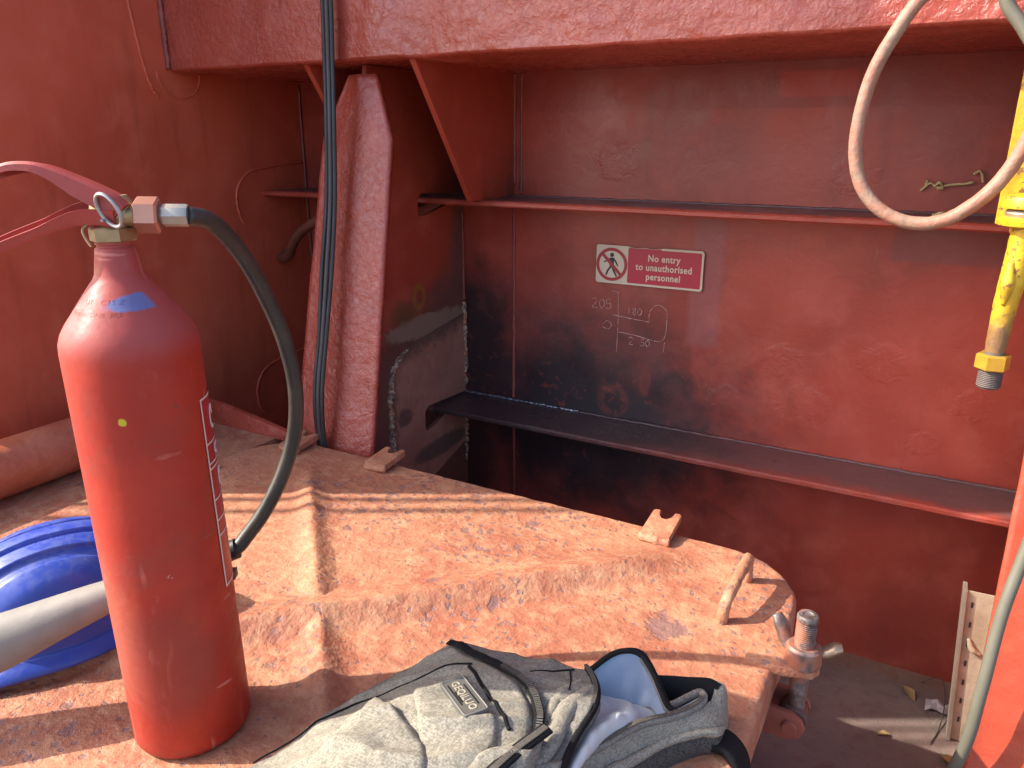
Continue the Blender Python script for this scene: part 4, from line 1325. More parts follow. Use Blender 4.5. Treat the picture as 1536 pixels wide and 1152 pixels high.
def heather(name, a, b, sc=1.0):
    g = G(name)
    n1 = g.noise(760, 2, 0.5, 0, stretch=(1, 0.22, 1)); n2 = g.noise(760, 2, 0.5, 0, stretch=(0.22, 1, 1)); n3 = g.noise(30, 4, 0.6); n4 = g.noise(170, 3, 0.6)
    v = g.f('MULTIPLY', g.f('ADD', n1, n2), 0.5)
    v = g.f('ADD', v, g.f('MULTIPLY', g.f('SUBTRACT', n4, 0.5), 0.16))
    c = g.mix(g.step(v, 0.38, 0.62), a, b)
    c = g.mix(g.f('MULTIPLY', g.step(n3, 0.45, 0.7), 0.25), c, tuple(q * 0.7 for q in a))
    return g.out(c, 0.85, g.bump(g.f('ADD', v, g.f('MULTIPLY', n3, 0.6)), 0.35, 0.0018), None, 0.25)
M_fab = heather('heather_grey', (0.165, 0.150, 0.118), (0.315, 0.286, 0.222))
M_fabd = heather('heather_grey_back', (0.120, 0.110, 0.094), (0.235, 0.215, 0.178))
M_blk = plain('black_webbing', (0.0085, 0.008, 0.0085), 0.85, 0, 0.4, 200, 0.4, spec=0.2)
M_zip = plain('zip_teeth', (0.11, 0.10, 0.085), 0.45, 0.2, 0.4, 200, 0.3)
M_lin = plain('blue_lining', (0.46, 0.485, 0.48), 0.55, 0, 0.10, 25, 0.25, bdist=0.004)
M_lind = plain('blue_lining_deep', (0.23, 0.285, 0.38), 0.5, 0, 0.15, 25, 0.35, bdist=0.004)

main = [(-0.600, 0.375), (-0.555, 0.436), (-0.543, 0.496), (-0.533, 0.541), (-0.515, 0.587), (-0.500, 0.618), (-0.480, 0.645), (-0.447, 0.666), (-0.409, 0.682), (-0.374, 0.686), (-0.330, 0.691), (-0.288, 0.695), (-0.272, 0.678), (-0.259, 0.653), (-0.252, 0.624), (-0.253, 0.581), (-0.250, 0.542), (-0.236, 0.47), (-0.245, 0.36), (-0.30, 0.28), (-0.40, 0.25), (-0.52, 0.28)]
body = panel('body', main, 0.0, M_fabd, pack, puff=0.0, n=260, nr=60, sm=1, floor=True, wr=1.2)
arc = [(-0.462, 0.652), (-0.440, 0.648), (-0.413, 0.637), (-0.372, 0.628), (-0.333, 0.611), (-0.305, 0.585), (-0.290, 0.558), (-0.284, 0.52), (-0.285, 0.47), (-0.30, 0.40)]
front = arc + [(-0.34, 0.32), (-0.45, 0.31), (-0.555, 0.36), (-0.542, 0.442), (-0.528, 0.502), (-0.516, 0.545), (-0.500, 0.588), (-0.485, 0.620)]
pk1 = panel('front_pocket', front, 0.006, M_fab, pack, puff=0.003, n=260, nr=50, sm=1)
mid = [(-0.437, 0.553), (-0.425, 0.580), (-0.403, 0.600), (-0.352, 0.566), (-0.308, 0.532), (-0.300, 0.46), (-0.32, 0.36), (-0.352, 0.44), (-0.392, 0.505)]
panel('logo_panel', mid, 0.012, M_fab, pk1, puff=0.004, drop=0.008, n=200, nr=36, sm=1)
flap = [(-0.474, 0.535), (-0.452, 0.526), (-0.412, 0.504), (-0.352, 0.477), (-0.318, 0.40), (-0.36, 0.33), (-0.45, 0.33), (-0.470, 0.38), (-0.465, 0.433), (-0.470, 0.48)]
panel('lower_pocket', flap, 0.018, M_fab, pk1, puff=0.006, drop=0.016, n=200, nr=36, sm=1, roll=0.010)
tri = [(-0.318, 0.484), (-0.296, 0.523), (-0.276, 0.556), (-0.268, 0.53), (-0.268, 0.46), (-0.285, 0.40), (-0.31, 0.42)]
panel('zip_garage', tri, 0.016, M_fab, pk1, puff=0.003, drop=0.010, n=120, nr=20, sm=1)

def ribbon(pts, lift, r, flat_, name, mat, parent, n=120, jit=0.0, teeth=False):
    C = catmull([(x, y, 0) for x, y in pts], n)
    path = [Vector((p.x, p.y, HZ(pack_h(p.x, p.y) + lift + wrinkle(p.x, p.y)))) for p in C]
    return obj(name, tube(path, r, seg=10, flat=flat_, spline=False, jit=jit), mat, parent)
ribbon([(x + 0.004, y + 0.006) for x, y in arc], 0.0062, 0.0058, 0.25, 'zip_tape', M_blk, pk1)
def teeth(P, name, parent, pitch=0.0026, w=0.0032, h=0.0016, mat=None):
    """one zip: a row of little teeth joined as one part"""
    bm = bmesh.new()
    L = [0.0]
    for i in range(1, len(P)):
        L.append(L[-1] + (P[i] - P[i - 1]).length)
    m = int(L[-1] / pitch)
    j = 0
    for i in range(m):
        t = i * pitch
        while j < len(L) - 2 and L[j + 1] < t:
            j += 1
        q = (t - L[j]) / max(1e-9, L[j + 1] - L[j])
        p = P[j].lerp(P[j + 1], q)
        d = (P[j + 1] - P[j]).normalized()
        s = d.cross(Vector((0, 0, 1))).normalized()
        u = s.cross(d)
        vs = []
        for a in (-1, 1):
            for b in (-1, 1):
                for c in (-1, 1):
                    vs.append(bm.verts.new(p + d * (a * pitch * 0.30) + s * (b * w) + u * (c * h)))
        for f in ((0, 1, 3, 2), (4, 6, 7, 5), (0, 4, 5, 1), (2, 3, 7, 6), (0, 2, 6, 4), (1, 5, 7, 3)):
            bm.faces.new([vs[k] for k in f])
    o = obj(name, bm, mat or M_zip, parent, smooth=False)
    o['kind'] = 'stuff'
    return o
C = catmull([(x + 0.0045, y + 0.0065, 0) for x, y in arc[3:]], 120)
teeth([Vector((p.x, p.y, HZ(pack_h(p.x, p.y) + 0.0085 + wrinkle(p.x, p.y)))) for p in C], 'zip_teeth', pk1)
C = catmull([(-0.292, 0.470, 0), (-0.284, 0.510, 0), (-0.272, 0.556, 0)], 60)
P_ = [Vector((p.x, p.y, HZ(pack_h(p.x, p.y) + 0.020))) for p in C]
obj('zip_tape', tube(P_, 0.0080, seg=10, flat=0.35, spline=False), M_blk, pk1)
teeth([p + Vector((0, 0, 0.0025)) for p in P_], 'zip_teeth', pk1)
# seams
for sp_, l in [([(-0.552, 0.428), (-0.530, 0.49), (-0.505, 0.532), (-0.474, 0.548), (-0.445, 0.575), (-0.42, 0.606), (-0.398, 0.617)], 0.0085)]:
    ribbon(sp_, l, 0.0011, 1.0, 'seam', M_blk, pk1, 80)
ribbon([(-0.340, 0.648), (-0.318, 0.672), (-0.302, 0.687)], 0.0012, 0.0009, 1.0, 'seam', M_blk, body, 40)
ribbon([(-0.306, 0.683), (-0.292, 0.655), (-0.285, 0.635)], 0.0012, 0.0009, 1.0, 'seam', M_blk, body, 40)
ribbon([(-0.398, 0.610), (-0.350, 0.575), (-0.306, 0.540)], 0.0085, 0.0022, 0.6, 'pocket_edge', M_blk, pk1, 60)
# folds of the front panel running to the opening
for fp, r in (([(-0.268, 0.50), (-0.270, 0.56), (-0.275, 0.61), (-0.268, 0.66)], [0.006, 0.011, 0.011, 0.005]), ([(-0.285, 0.58), (-0.292, 0.625), (-0.283, 0.665)], [0.004, 0.009, 0.004])):
    C = catmull([(x, y, 0) for x, y in fp], 50)
    P_ = [Vector((p.x, p.y, HZ(pack_h(p.x, p.y) + 0.001))) for p in C]
    obj('fold', tube(P_, r, seg=16, flat=0.75, spline=False), M_fab, body)

# logo patch with raised lettering
lp = [Vector((-0.4005, 0.5545)), Vector((-0.384, 0.5775)), Vector((-0.3305, 0.5435)), Vector((-0.3435, 0.5165))]
ex = ((lp[3] - lp[0]) + (lp[2] - lp[1])).normalized()
cc = sum(lp, Vector((0, 0))) / 4
zc = [pack_h(cc.x + ex.x * a, cc.y + ex.y * a) for a in (-0.03, 0.03)]
eyv = Vector((-ex.y, ex.x))
zy = [pack_h(cc.x + eyv.x * a, cc.y + eyv.y * a) for a in (-0.012, 0.012)]
X3 = Vector((ex.x, ex.y, (zc[1] - zc[0]) / 0.06)).normalized()
Y3 = Vector((eyv.x, eyv.y, (zy[1] - zy[0]) / 0.024)); Y3 = (Y3 - X3 * X3.dot(Y3)).normalized()
Z3 = X3.cross(Y3)
O3 = Vector((cc.x, cc.y, HZ(pack_h(cc.x, cc.y) + 0.0205)))
ML = Matrix(((X3.x, Y3.x, Z3.x, O3.x), (X3.y, Y3.y, Z3.y, O3.y), (X3.z, Y3.z, Z3.z, O3.z), (0, 0, 0, 1)))
LW, LH = 0.0325, 0.0140
M_patch = plain('patch_rubber', (0.105, 0.100, 0.088), 0.5, 0.1, 0.3, 90, 0.2)
M_patchr = plain('patch_rim', (0.20, 0.195, 0.175), 0.45, 0.1, 0.3, 90, 0.2)
pt = obj('logo_patch', xform(prism([(p.x, p.y) for p in rr_outline(LW, LH, 0.002, 60)], 'z', -0.003, 0.0015), ML), M_patch, pack, smooth=False)
rimp = [(p.x, p.y, 0.0017) for p in rr_outline(LW - 0.001, LH - 0.001, 0.002, 60)]
obj('patch_rim', xform(tube(rimp + rimp[:1], 0.0007, seg=6, spline=False), ML), M_patchr, pt)
for yy, xa, xb in ((0.0078, -0.018, 0.020), (-0.0080, -0.024, 0.014), (-0.0058, -0.010, 0.010)):
    bm = bmesh.new()
    box(bm, xa, xb, yy - 0.0008, yy + 0.0008, 0.0012, 0.0018)
    obj('patch_groove', xform(bm, ML), M_blk, pt, smooth=False)
bm = text_mesh('GEQILUO', 0.0125, 0.0004, 0.0001)
obj('lettering', xform(bm, ML @ Matrix.Translation((0.0, -0.0002, 0.0018)) @ Matrix.Diagonal((0.92, 0.95, 1, 1))), plain('patch_letters', (0.50, 0.44, 0.32), 0.4, 0.3, 0.15), pt, smooth=False)

# open main compartment: lofted cloth between measured edge curves
def loft(curves, n, m, name, mat, parent, wr=0.0, th=0.0, seed=0.0):
    C = [catmull(c_, n) for c_ in curves]
    bm = bmesh.new()
    rows = []
    for i in range(n):
        col = catmull([C[k][i] for k in range(len(C))], m)
        rows.append(col)
    V = []
    for i in range(n):
        V.append([bm.verts.new(rows[i][k] + Vector((0, 0, wr * noise.noise(Vector((rows[i][k].x * 55 + seed, rows[i][k].y * 55, seed)))))) for k in range(m)])
    for i in range(n - 1):
        for k in range(m - 1):
            bm.faces.new((V[i][k], V[i + 1][k], V[i + 1][k + 1], V[i][k + 1]))
    o = obj(name, bm, mat, parent)
    if th:
        md = o.modifiers.new('thick', 'SOLIDIFY')
        md.thickness = th
        md.offset = 0
    return o
def Z_(L):
    return [(x, y, HZ(h)) for x, y, h in L]
c_front = Z_([(-0.287, 0.694, 0.066), (-0.262, 0.655, 0.074), (-0.254, 0.625, 0.076), (-0.254, 0.582, 0.074), (-0.250, 0.530, 0.066), (-0.243, 0.47, 0.05)])
c_in1 = Z_([(-0.276, 0.704, 0.044), (-0.250, 0.672, 0.056), (-0.243, 0.634, 0.075), (-0.243, 0.590, 0.084), (-0.242, 0.53, 0.076), (-0.238, 0.47, 0.05)])
c_mid = Z_([(-0.262, 0.712, 0.036), (-0.234, 0.694, 0.056), (-0.228, 0.654, 0.076), (-0.234, 0.604, 0.080), (-0.236, 0.54, 0.074), (-0.234, 0.47, 0.05)])
c_lz = Z_([(-0.212, 0.722, 0.034), (-0.206, 0.690, 0.046), (-0.213, 0.656, 0.059), (-0.233, 0.608, 0.0645), (-0.243, 0.550, 0.066), (-0.234, 0.46, 0.06)])
loft([c_front, c_in1, c_mid, c_lz], 60, 30, 'lining', M_lin, pack, wr=0.0040, seed=2.0)
# raised back flap with blue inside
rim_c = Z_([(-0.296, 0.700, 0.064), (-0.275, 0.730, 0.080), (-0.257, 0.741, 0.086), (-0.241, 0.746, 0.081), (-0.223, 0.735, 0.070), (-0.207, 0.718, 0.063), (-0.194, 0.704, 0.059), (-0.183, 0.706, 0.055)])
rim_m = Z_([(-0.284, 0.700, 0.050), (-0.268, 0.722, 0.058), (-0.255, 0.732, 0.058), (-0.238, 0.737, 0.054), (-0.221, 0.730, 0.050), (-0.206, 0.714, 0.052), (-0.196, 0.702, 0.052), (-0.187, 0.702, 0.050)])
rim_b = Z_([(-0.276, 0.703, 0.040), (-0.262, 0.712, 0.036), (-0.248, 0.716, 0.032), (-0.234, 0.720, 0.032), (-0.219, 0.718, 0.036), (-0.206, 0.704, 0.044), (-0.198, 0.698, 0.046), (-0.190, 0.697, 0.048)])
loft([rim_c, rim_m, rim_b], 60, 18, 'flap_lining', M_lind, pack, wr=0.0050, seed=5.0)
rim_o = [(x + 0.004, y + 0.006, z - 0.004) for x, y, z in rim_c]
rim_g = [(x + 0.010, y + 0.014, HZ(0.002)) for x, y, z in rim_c]
loft([rim_c, rim_o, rim_g], 60, 10, 'back_panel', M_blk, pack)
obj('flap_binding', tube(rim_c, 0.0034, n=90, seg=10), M_blk, pack)
in_b = [(x - 0.0005, y - 0.004, z - 0.0015) for x, y, z in rim_c[3:]]
obj('flap_piping', tube(in_b, 0.0018, n=60, seg=8), M_zip, pack)
# front opening edge: black zip tape
fe = Z_([(-0.290, 0.697, 0.078), (-0.275, 0.679, 0.084), (-0.259, 0.653, 0.090), (-0.251, 0.624, 0.092), (-0.251, 0.581, 0.091), (-0.247, 0.540, 0.086), (-0.235, 0.465, 0.075)])
obj('opening_binding', tube(fe, 0.0040, n=90, seg=10, flat=1.0), M_blk, pack)
teeth([Vector(p) + Vector((-0.002, 0, 0.0036)) for p in catmull(fe[:4], 60)], 'zip_teeth', pack, w=0.0022)
# lower zip edge curling up at the right
lz = Z_([(-0.236, 0.46, 0.066), (-0.247, 0.545, 0.070), (-0.252, 0.563, 0.070), (-0.232, 0.609, 0.066), (-0.212, 0.658, 0.061), (-0.184, 0.696, 0.056), (-0.168, 0.726, 0.053), (-0.164, 0.745, 0.052), (-0.171, 0.755, 0.051), (-0.181, 0.742, 0.050), (-0.190, 0.722, 0.052), (-0.196, 0.708, 0.056)])
obj('zip_tape', tube(lz, 0.0044, n=110, seg=10), M_fabd, pack)
teeth([Vector(p) + Vector((-0.001, 0.0, 0.0042)) for p in catmull(lz[1:8], 120)], 'zip_teeth', pack, w=0.0026)
pk_in = Z_([(-0.170, 0.752, 0.048), (-0.178, 0.738, 0.047), (-0.186, 0.722, 0.048), (-0.194, 0.708, 0.052)])
pk_ou = Z_([(-0.165, 0.742, 0.050), (-0.170, 0.726, 0.051), (-0.180, 0.708, 0.052), (-0.192, 0.698, 0.056)])
loft([pk_in, pk_ou], 20, 6, 'pocket_lining', M_lin, pack)
# grey side wall below the zip, piping, mesh pocket
sw0 = Z_([(-0.236, 0.46, 0.064), (-0.249, 0.560, 0.068), (-0.230, 0.609, 0.064), (-0.210, 0.657, 0.059), (-0.182, 0.694, 0.054), (-0.164, 0.726, 0.051), (-0.158, 0.750, 0.048)])
sw1 = Z_([(-0.222, 0.46, 0.050), (-0.240, 0.562, 0.060), (-0.220, 0.620, 0.050), (-0.198, 0.665, 0.046), (-0.168, 0.702, 0.044), (-0.150, 0.726, 0.042), (-0.146, 0.748, 0.038)])
sw2 = Z_([(-0.205, 0.47, 0.036), (-0.228, 0.566, 0.046), (-0.206, 0.634, 0.036), (-0.186, 0.676, 0.034), (-0.158, 0.708, 0.034), (-0.142, 0.722, 0.030), (-0.138, 0.742, 0.024)])
sw3 = Z_([(-0.190, 0.47, 0.004), (-0.214, 0.570, 0.006), (-0.194, 0.644, 0.004), (-0.176, 0.684, 0.003), (-0.156, 0.710, 0.003), (-0.142, 0.722, 0.004), (-0.134, 0.744, 0.002)])
loft([sw0, sw1, sw2], 60, 12, 'side_panel', M_fab, pack, wr=0.002, seed=8.0)
g = G('black_mesh')
wv = g.t.nodes.new('ShaderNodeTexVoronoi'); wv.inputs['Scale'].default_value = 420; g.t.links.new(g.co, wv.inputs['Vector'])
c = g.mix(g.step(wv.outputs['Distance'], 0.25, 0.45), (0.012, 0.011, 0.011), (0.075, 0.070, 0.062))
M_mesh = g.out(c, 0.7, g.bump(wv.outputs['Distance'], 0.8, 0.002), None, 0.3)
loft([sw2, [(x + 0.004, y - 0.003, z - 0.016) for x, y, z in sw2], sw3], 60, 10, 'mesh_pocket', M_mesh, pack, wr=0.002, seed=3.0)
obj('side_piping', tube([(x, y, z + 0.002) for x, y, z in sw2], [0.006, 0.006, 0.0055, 0.005, 0.005, 0.005, 0.003], n=80, seg=10, jit=0.25), M_fab, pack)
# black padded corner and its grey edge, far right
pd0 = Z_([(-0.222, 0.740, 0.066), (-0.195, 0.760, 0.060), (-0.168, 0.778, 0.056), (-0.152, 0.782, 0.050)])
pd1 = Z_([(-0.214, 0.735, 0.040), (-0.190, 0.748, 0.036), (-0.170, 0.758, 0.040), (-0.158, 0.762, 0.040)])
pd2 = Z_([(-0.205, 0.752, 0.010), (-0.182, 0.770, 0.006), (-0.160, 0.788, 0.004), (-0.146, 0.790, 0.004)])
loft([pd1, pd0, pd2], 30, 14, 'padded_panel', M_blk, pack, wr=0.001)
loft([Z_([(-0.160, 0.782, 0.053), (-0.158, 0.764, 0.047), (-0.158, 0.750, 0.046)]), Z_([(-0.148, 0.784, 0.046), (-0.146, 0.766, 0.040), (-0.146, 0.748, 0.036)]), Z_([(-0.142, 0.786, 0.004), (-0.138, 0.766, 0.004), (-0.136, 0.746, 0.004)])], 14, 10, 'corner_panel', M_fab, pack, wr=0.001)
# shoulder strap hanging over the hatch edge
st0 = [(-0.150, 0.712, HZ(0.016)), (-0.130, 0.716, HZ(0.012)), (-0.112, 0.712, HZ(-0.010)), (-0.106, 0.704, HZ(-0.06)), (-0.108, 0.690, HZ(-0.14)), (-0.112, 0.672, HZ(-0.24))]
st1 = [(-0.150, 0.744, HZ(0.016)), (-0.130, 0.750, HZ(0.012)), (-0.111, 0.748, HZ(-0.010)), (-0.105, 0.742, HZ(-0.06)), (-0.107, 0.730, HZ(-0.14)), (-0.111, 0.712, HZ(-0.24))]
loft([st0, st1], 40, 6, 'shoulder_strap', M_blk, pack, th=0.008)

# ================================================================ cables over the beam and stanchion
M_cab = plain('cable_grey', (0.050, 0.047, 0.047), 0.42, 0, 0.3, 40, 0.2)
M_cab2 = plain('cable_black', (0.026, 0.025, 0.026), 0.45, 0, 0.3, 40, 0.2)
def cable(dx, r, mat, label, bow):
    P = [(-1.170 + dx, 1.334 - r, 0.74), (-1.181 + dx, 1.334 - r, 0.30), (-1.188 + dx, 1.334 - r, 0.15), (-1.187 + dx * 1.1 + bow, 1.326 - r, 0.05), (-1.184 + dx * 1.2 + bow, 1.306 - r, -0.13), (-1.182 + dx * 1.2 - bow, 1.276 - r, -0.28), (-1.180 + dx, 1.246 - r, -0.42), (-1.178 + dx, 1.214 - r, -0.56), (-1.176 + dx * 0.8, 1.214 - r, -0.70), (-1.165 + dx * 0.8, 1.236 - r, -0.95), (-1.15 + dx, 1.20, DECK_Z + r)]
    o = obj('hanging_cable', tube(P, r, n=120, seg=12), mat)
    return tag(o, label, 'cable', 'cables hung over the beam')
cable(-0.0098, 0.0052, M_cab2, 'left black cable of the three hung over the beam', 0.0015)
cable(0.0008, 0.0056, M_cab, 'middle grey cable of the three hung over the beam', 0.0)
cable(0.0112, 0.0048, M_cab2, 'right thin black cable of the three hung over the beam', -0.001)

# ================================================================ beige hose loop, grey cable, yellow fittings at the right
g = G('beige_hose')
n1 = g.noise(18, 5, 0.6, 0.6); n2 = g.noise(90, 4, 0.6)
c = g.mix(g.step(n1, 0.38, 0.62), (0.290, 0.200, 0.140), (0.33, 0.150, 0.100))
c = g.mix(g.f('MULTIPLY', g.step(n2, 0.50, 0.66), 0.6), c, (0.22, 0.15, 0.11))
M_bh = g.out(c, 0.55, g.bump(g.f('ADD', n1, n2), 0.5, 0.004), None, 0.4)
lp_ = [(0.02, 1.20, 0.62), (-0.012, 1.25, 0.40), (-0.040, 1.28, 0.245), (-0.068, 1.29, 0.197), (-0.095, 1.29, 0.158), (-0.128, 1.29, 0.086), (-0.139, 1.29, 0.004), (-0.129, 1.29, -0.058), (-0.098, 1.288, -0.101), (-0.051, 1.285, -0.121), (-0.004, 1.282, -0.114), (0.040, 1.28, -0.077), (0.066, 1.28, -0.031), (0.080, 1.28, 0.020), (0.088, 1.278, 0.10), (0.085, 1.27, 0.25), (0.07, 1.24, 0.62)]
tag(obj('hanging_hose', tube(lp_, 0.0099, n=200, seg=14, jit=0.06), M_bh), 'pale beige hose hanging in a loop below the beam', 'hose')
M_gc = plain('grey_green_cable', (0.135, 0.125, 0.092), 0.5, 0, 0.25, 30, 0.2)
gc = [(-0.03, 1.27, 0.60), (-0.008, 1.296, 0.28), (0.018, 1.302, 0.180), (0.050, 1.300, 0.132), (0.105, 1.29, 0.05), (0.165, 1.285, -0.08), (0.188, 1.268, -0.25), (0.186, 1.24, -0.42), (0.168, 1.212, -0.560), (0.153, 1.186, -0.663), (0.146, 1.160, -0.781), (0.138, 1.155, -0.900), (0.100, 1.17, -1.08), (0.04, 1.14, -1.19), (-0.05, 1.05, DECK_Z + 0.0085)]
tag(obj('hanging_cable', tube(gc, 0.0088, n=160, seg=12), M_gc), 'grey green cable running down the sunlit stanchion', 'cable')

g = G('yellow_paint')
n1 = g.noise(22, 5, 0.6, 0.4); n2 = g.noise(80, 5, 0.6)
c = g.mix(g.step(n1, 0.35, 0.65), (0.52, 0.29, 0.012), (0.66, 0.43, 0.022))
c = g.mix(g.step(n2, 0.57, 0.64), c, (0.24, 0.11, 0.03))
n3 = g.noise(9, 4, 0.65, 0.5)
c = g.mix(g.f('MULTIPLY', g.step(n3, 0.52, 0.66), 0.5), c, (0.34, 0.15, 0.02))
lowr = g.step(g.f('ADD', g.z, g.f('MULTIPLY', g.f('SUBTRACT', n1, 0.5), 0.09)), -0.275, -0.235, 1.0, 0.0)
c = g.mix(g.f('MULTIPLY', lowr, g.step(g.y, 1.35, 1.36, 0.85, 0.0)), c, (0.16, 0.085, 0.05))
M_yel = g.out(c, g.step(n2, 0.3, 0.7, 0.35, 0.55), g.bump(n2, 0.35, 0.003), None, 0.5)
yp = thing('yellow_post', (0.11, 1.45, -0.12), 'yellow flat post behind the hose loop at the right edge', 'post')
bm = bmesh.new()
box(bm, 0.062, 0.150, 1.42, 1.432, -0.13, 0.149, 0.002)
obj('bar', bm, M_yel, yp, smooth='auto')
bm = tube([(0.095, 1.418, 0.012), (0.112, 1.412, 0.020), (0.125, 1.414, 0.014)], [0.007, 0.012, 0.008], n=16, seg=10, jit=0.3)
obj('weld_lump', bm, M_yel, yp)
bm = bmesh.new()
box(bm, 0.085, 0.240, 1.40, 1.46, -0.146, -0.131, 0.002)
obj('foot_plate', bm, M_yel, yp, smooth='auto')

rod = thing('yellow_rod', (0.085, 1.27, -0.34), 'bright yellow hanging rod with hexagon nut and bare threaded tip', 'rod')
def ring_z(prof, loc, seg=32):
    return xform(lathe(prof, seg, cap=False), Matrix.Translation(loc))
c0 = (0.092, 1.27, 0)
obj('upper_washer', ring_z([(0.0, -0.074), (0.020, -0.074), (0.031, -0.078), (0.035, -0.086), (0.034, -0.093), (0.018, -0.096), (0.0, -0.096)], c0), M_yel, rod, smooth='auto')
obj('spring_washer', ring_z([(0.0, -0.096), (0.026, -0.096), (0.028, -0.100), (0.026, -0.105), (0.0, -0.105)], c0), M_zinc, rod, smooth='auto')
obj('lower_washer', ring_z([(0.0, -0.105), (0.030, -0.105), (0.036, -0.109), (0.034, -0.116), (0.016, -0.121), (0.0, -0.121)], c0), M_yel, rod, smooth='auto')
bm = tube([(0.092, 1.27, -0.115), (0.091, 1.27, -0.150), (0.0885, 1.27, -0.200), (0.086, 1.27, -0.25), (0.085, 1.27, -0.300)], [0.0155, 0.0162, 0.0162, 0.0145, 0.0130], n=40, seg=20, jit=0.06)
obj('shank', bm, M_yel, rod)
# raised boss cast on the shank
bm = tube([(0.0825, 1.256, -0.165), (0.083, 1.2545, -0.195), (0.083, 1.256, -0.225)], [0.004, 0.0095, 0.003], n=20, seg=12)
obj('boss', bm, M_yel, rod)
obj('hexagon_nut', xform(hexp(0.0225, -0.322, -0.299, 0.002, R(10)), Matrix.Translation((0.085, 1.27, 0))), plain('yellow_nut', (0.50, 0.27, 0.03), 0.4, 0.3, 0.3, 60, 0.3), rod, smooth='auto')
prof = [(0.0, -0.295), (0.0135, -0.295)]
z = -0.322
while z > -0.347:
    prof += [(0.0150, z), (0.0163, z - 0.0012), (0.0150, z - 0.0024)]
    z -= 0.0026
prof += [(0.0140, -0.350), (0.0, -0.352)]
obj('threaded_tip', xform(lathe(prof, 24, cap=False), Matrix.Translation((0.0855, 1.27, 0))), plain('greasy_thread', (0.12, 0.095, 0.085), 0.55, 0.3, 0.4, 90, 0.5), rod, smooth='auto')

# ================================================================ board, pipes, litter
g = G('cream_board')
n1 = g.noise(14, 5, 0.6); n2 = g.noise(80, 4, 0.6)
c = g.mix(g.step(n1, 0.35, 0.7), (0.46, 0.37, 0.24), (0.60, 0.52, 0.37))
c = g.mix(g.f('MULTIPLY', g.step(n2, 0.6, 0.72), 0.6), c, (0.25, 0.17, 0.11))
M_board = g.out(c, 0.75, g.bump(g.f('ADD', n1, n2), 0.4, 0.004))
board = thing('cream_board', (0.20, 1.61, DECK_Z), 'stained cream board standing on the deck behind the right stanchion', 'board')
bm = prism([(0.163, DECK_Z + 0.002), (0.139, -0.862), (0.252, -0.858), (0.262, DECK_Z + 0.002)], 'y', 1.60, 1.604, 0.0)
obj('sheet', bm, M_board, board, smooth=False)
bm = prism([(0.158, DECK_Z + 0.002), (0.134, -0.858), (0.142, -0.858), (0.166, DECK_Z + 0.002)], 'y', 1.590, 1.630, 0.001)
obj('edge_strip', bm, plain('board_edge', (0.30, 0.24, 0.18), 0.7, 0, 0.4, 60, 0.4), board, smooth='auto')
M_nail = plain('nail_steel', (0.10, 0.08, 0.07), 0.5, 0.5)
for k in range(7):
    zz = -0.89 - 0.045 * k
    xx = 0.151 + 0.0675 * (-0.862 - zz)
    bm = bmesh.new()
    box(bm, xx, xx + 0.004, 1.5985, 1.6005, zz - 0.006, zz + 0.006)
    obj('staple', bm, M_nail, board, smooth=False)
bm = tube([(0.16, 1.597, -0.965), (0.170, 1.594, -0.985), (0.185, 1.596, -0.995)], [0.003, 0.007, 0.004], n=14, seg=8, jit=0.5)
obj('filler_lump', bm, M_board, board)

M_pipe = red_paint('pipe_paint', base=(0.45, 0.120, 0.055), light=(0.52, 0.19, 0.10), dark=(0.36, 0.080, 0.040), rough=0.42, wr=0.6, wscale=26)
pp = [(-1.55, -0.9, -0.622), (-1.55, 0.2, -0.622), (-1.55, 0.90, -0.622), (-1.555, 1.00, -0.622), (-1.585, 1.06, -0.622), (-1.64, 1.085, -0.622), (-1.728, 1.088, -0.622)]
pipe = tag(obj('deck_pipe', tube(pp, 0.056, n=90, seg=32), M_pipe), 'thick red painted pipe behind the extinguisher, running into the bulkhead', 'pipe')
M_rust = plain('rusty_pipe', (0.15, 0.045, 0.024), 0.7, 0.0, 0.45, 60, 0.5)
rd = [(-1.735, 1.70, -0.335), (-1.715, 1.655, -0.345), (-1.66, 1.63, -0.330), (-1.60, 1.605, -0.275), (-1.54, 1.60, -0.235), (-1.45, 1.61, -0.20), (-1.35, 1.65, -0.18), (-1.30, 1.79, -0.175)]
tag(obj('rusty_pipe', tube(rd, 0.0135, n=60, seg=12, jit=0.15), M_rust), 'thin rusty bent pipe in the dark bay left of the stanchion', 'pipe')

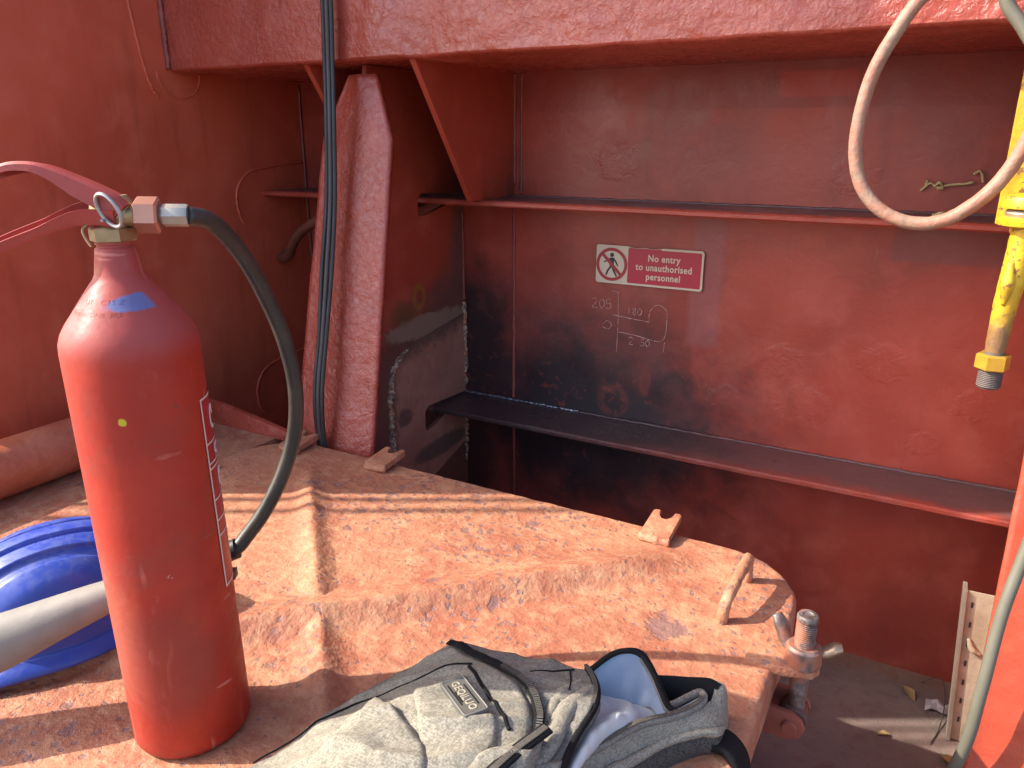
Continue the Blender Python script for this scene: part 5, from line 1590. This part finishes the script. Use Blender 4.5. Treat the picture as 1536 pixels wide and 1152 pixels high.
M_paper = plain('paper_white', (0.52, 0.48, 0.45), 0.8, 0, 0.1)
bm = bmesh.new()
rows = []
for i in range(7):
    rows.append([bm.verts.new((0.115 + 0.012 * i, 1.665 + 0.012 * j + 0.004 * (i % 3), DECK_Z + 0.003 + 0.007 * abs(math.sin(i * 1.3 + j * 0.8)))) for j in range(4)])
for i in range(6):
    for j in range(3):
        bm.faces.new((rows[i][j], rows[i + 1][j], rows[i + 1][j + 1], rows[i][j + 1]))
o = tag(obj('paper_scrap', bm, M_paper, smooth=False), 'crumpled white paper scrap on the deck beside the cream board', 'paper')
M_leaf = plain('dry_leaf', (0.30, 0.20, 0.08), 0.8, 0, 0.3)
def leaf(x, y, s, rot, label):
    bm = bmesh.new()
    rows = []
    for i in range(8):
        t = i / 7
        wd = 0.32 * math.sin(math.pi * min(1, t * 0.94 + 0.05)) * (0.8 + 0.4 * noise.noise(Vector((t * 6, x * 9, 0))))
        rows.append([bm.verts.new((s * (t - 0.5), s * wd * k, 0.25 * s * math.sin(t * 2.8) * (0.4 + 0.6 * abs(k)) + 0.002)) for k in (-1, -0.4, 0.3, 1)])
    for i in range(7):
        for j in range(3):
            bm.faces.new((rows[i][j], rows[i + 1][j], rows[i + 1][j + 1], rows[i][j + 1]))
    xform(bm, Matrix.Translation((x, y, DECK_Z + 0.001)) @ Matrix.Rotation(rot, 4, 'Z'))
    tag(obj('dry_leaf', bm, M_leaf), label, 'leaf', 'dry leaves on the deck')
leaf(0.042, 1.540, 0.026, 0.4, 'small curled tan leaf alone on the shaded deck')
leaf(0.080, 1.705, 0.045, 2.2, 'larger ragged leaf on the deck near the wall foot')
leaf(0.150, 1.470, 0.05, 1.0, 'ragged yellowish leaf at the foot of the cream board')
leaf(0.165, 1.520, 0.045, 2.6, 'yellowish leaf curled against the cream board edge')
tag(obj('bent_wire', tube([(0.105, 1.765, DECK_Z + 0.002), (0.14, 1.755, DECK_Z + 0.035), (0.152, 1.70, DECK_Z + 0.02), (0.145, 1.62, DECK_Z + 0.004), (0.13, 1.56, DECK_Z + 0.002)], 0.0012, n=40, seg=6), M_nail), 'thin bent wire lying by the paper scrap', 'wire')
# dried weed stuck to the plating above the upper stiffener
M_weed = plain('dry_weed', (0.50, 0.40, 0.19), 0.9, 0, 0.3)
weed = thing('dried_weed', (-0.01, 1.79, -0.10), 'straggly dried weed stuck to the wall inside the hose loop', 'weed')
for P in ([(-0.060, 1.793, -0.105), (-0.045, 1.790, -0.090), (-0.030, 1.792, -0.098), (-0.010, 1.790, -0.092), (0.012, 1.791, -0.090), (0.030, 1.792, -0.086)],
          [(-0.038, 1.790, -0.096), (-0.028, 1.786, -0.088), (-0.022, 1.790, -0.099), (-0.031, 1.787, -0.101)],
          [(0.028, 1.791, -0.072), (0.036, 1.787, -0.064), (0.042, 1.790, -0.073), (0.046, 1.791, -0.086)],
          [(-0.052, 1.791, -0.093), (-0.050, 1.787, -0.084)]):
    obj('stem', tube(P, 0.0025, n=24, seg=6, jit=0.8), M_weed, weed)
weed2 = tag(obj('dried_weed', tube([(-0.030, 1.70, ST1_Z + 0.004), (-0.015, 1.69, ST1_Z + 0.008), (0.0, 1.70, ST1_Z + 0.004), (0.02, 1.68, ST1_Z + 0.007)], [0.003, 0.006, 0.004, 0.002], n=24, seg=6, jit=0.9), M_weed), 'small clump of dried weed on the upper stiffener', 'weed')

# ================================================================ stay wires by the bulkhead edge: their shadows cross the hatch
M_wire = plain('wire_rope', (0.18, 0.17, 0.16), 0.5, 0.6, 0.3, 200, 0.5)
tag(obj('stay_wire', tube([(-2.30, 0.260, -0.9), (-2.30, 0.235, 2.6)], 0.009, n=4, seg=8, spline=False), M_wire), 'thin upright stay wire left of the bulkhead, straight one', 'wire', 'stay wires')
tag(obj('stay_wire', tube([(-2.30, 0.160, -0.9), (-2.30, 0.245, 2.6)], 0.009, n=4, seg=8, spline=False), M_wire), 'thin upright stay wire left of the bulkhead, leaning one', 'wire', 'stay wires')
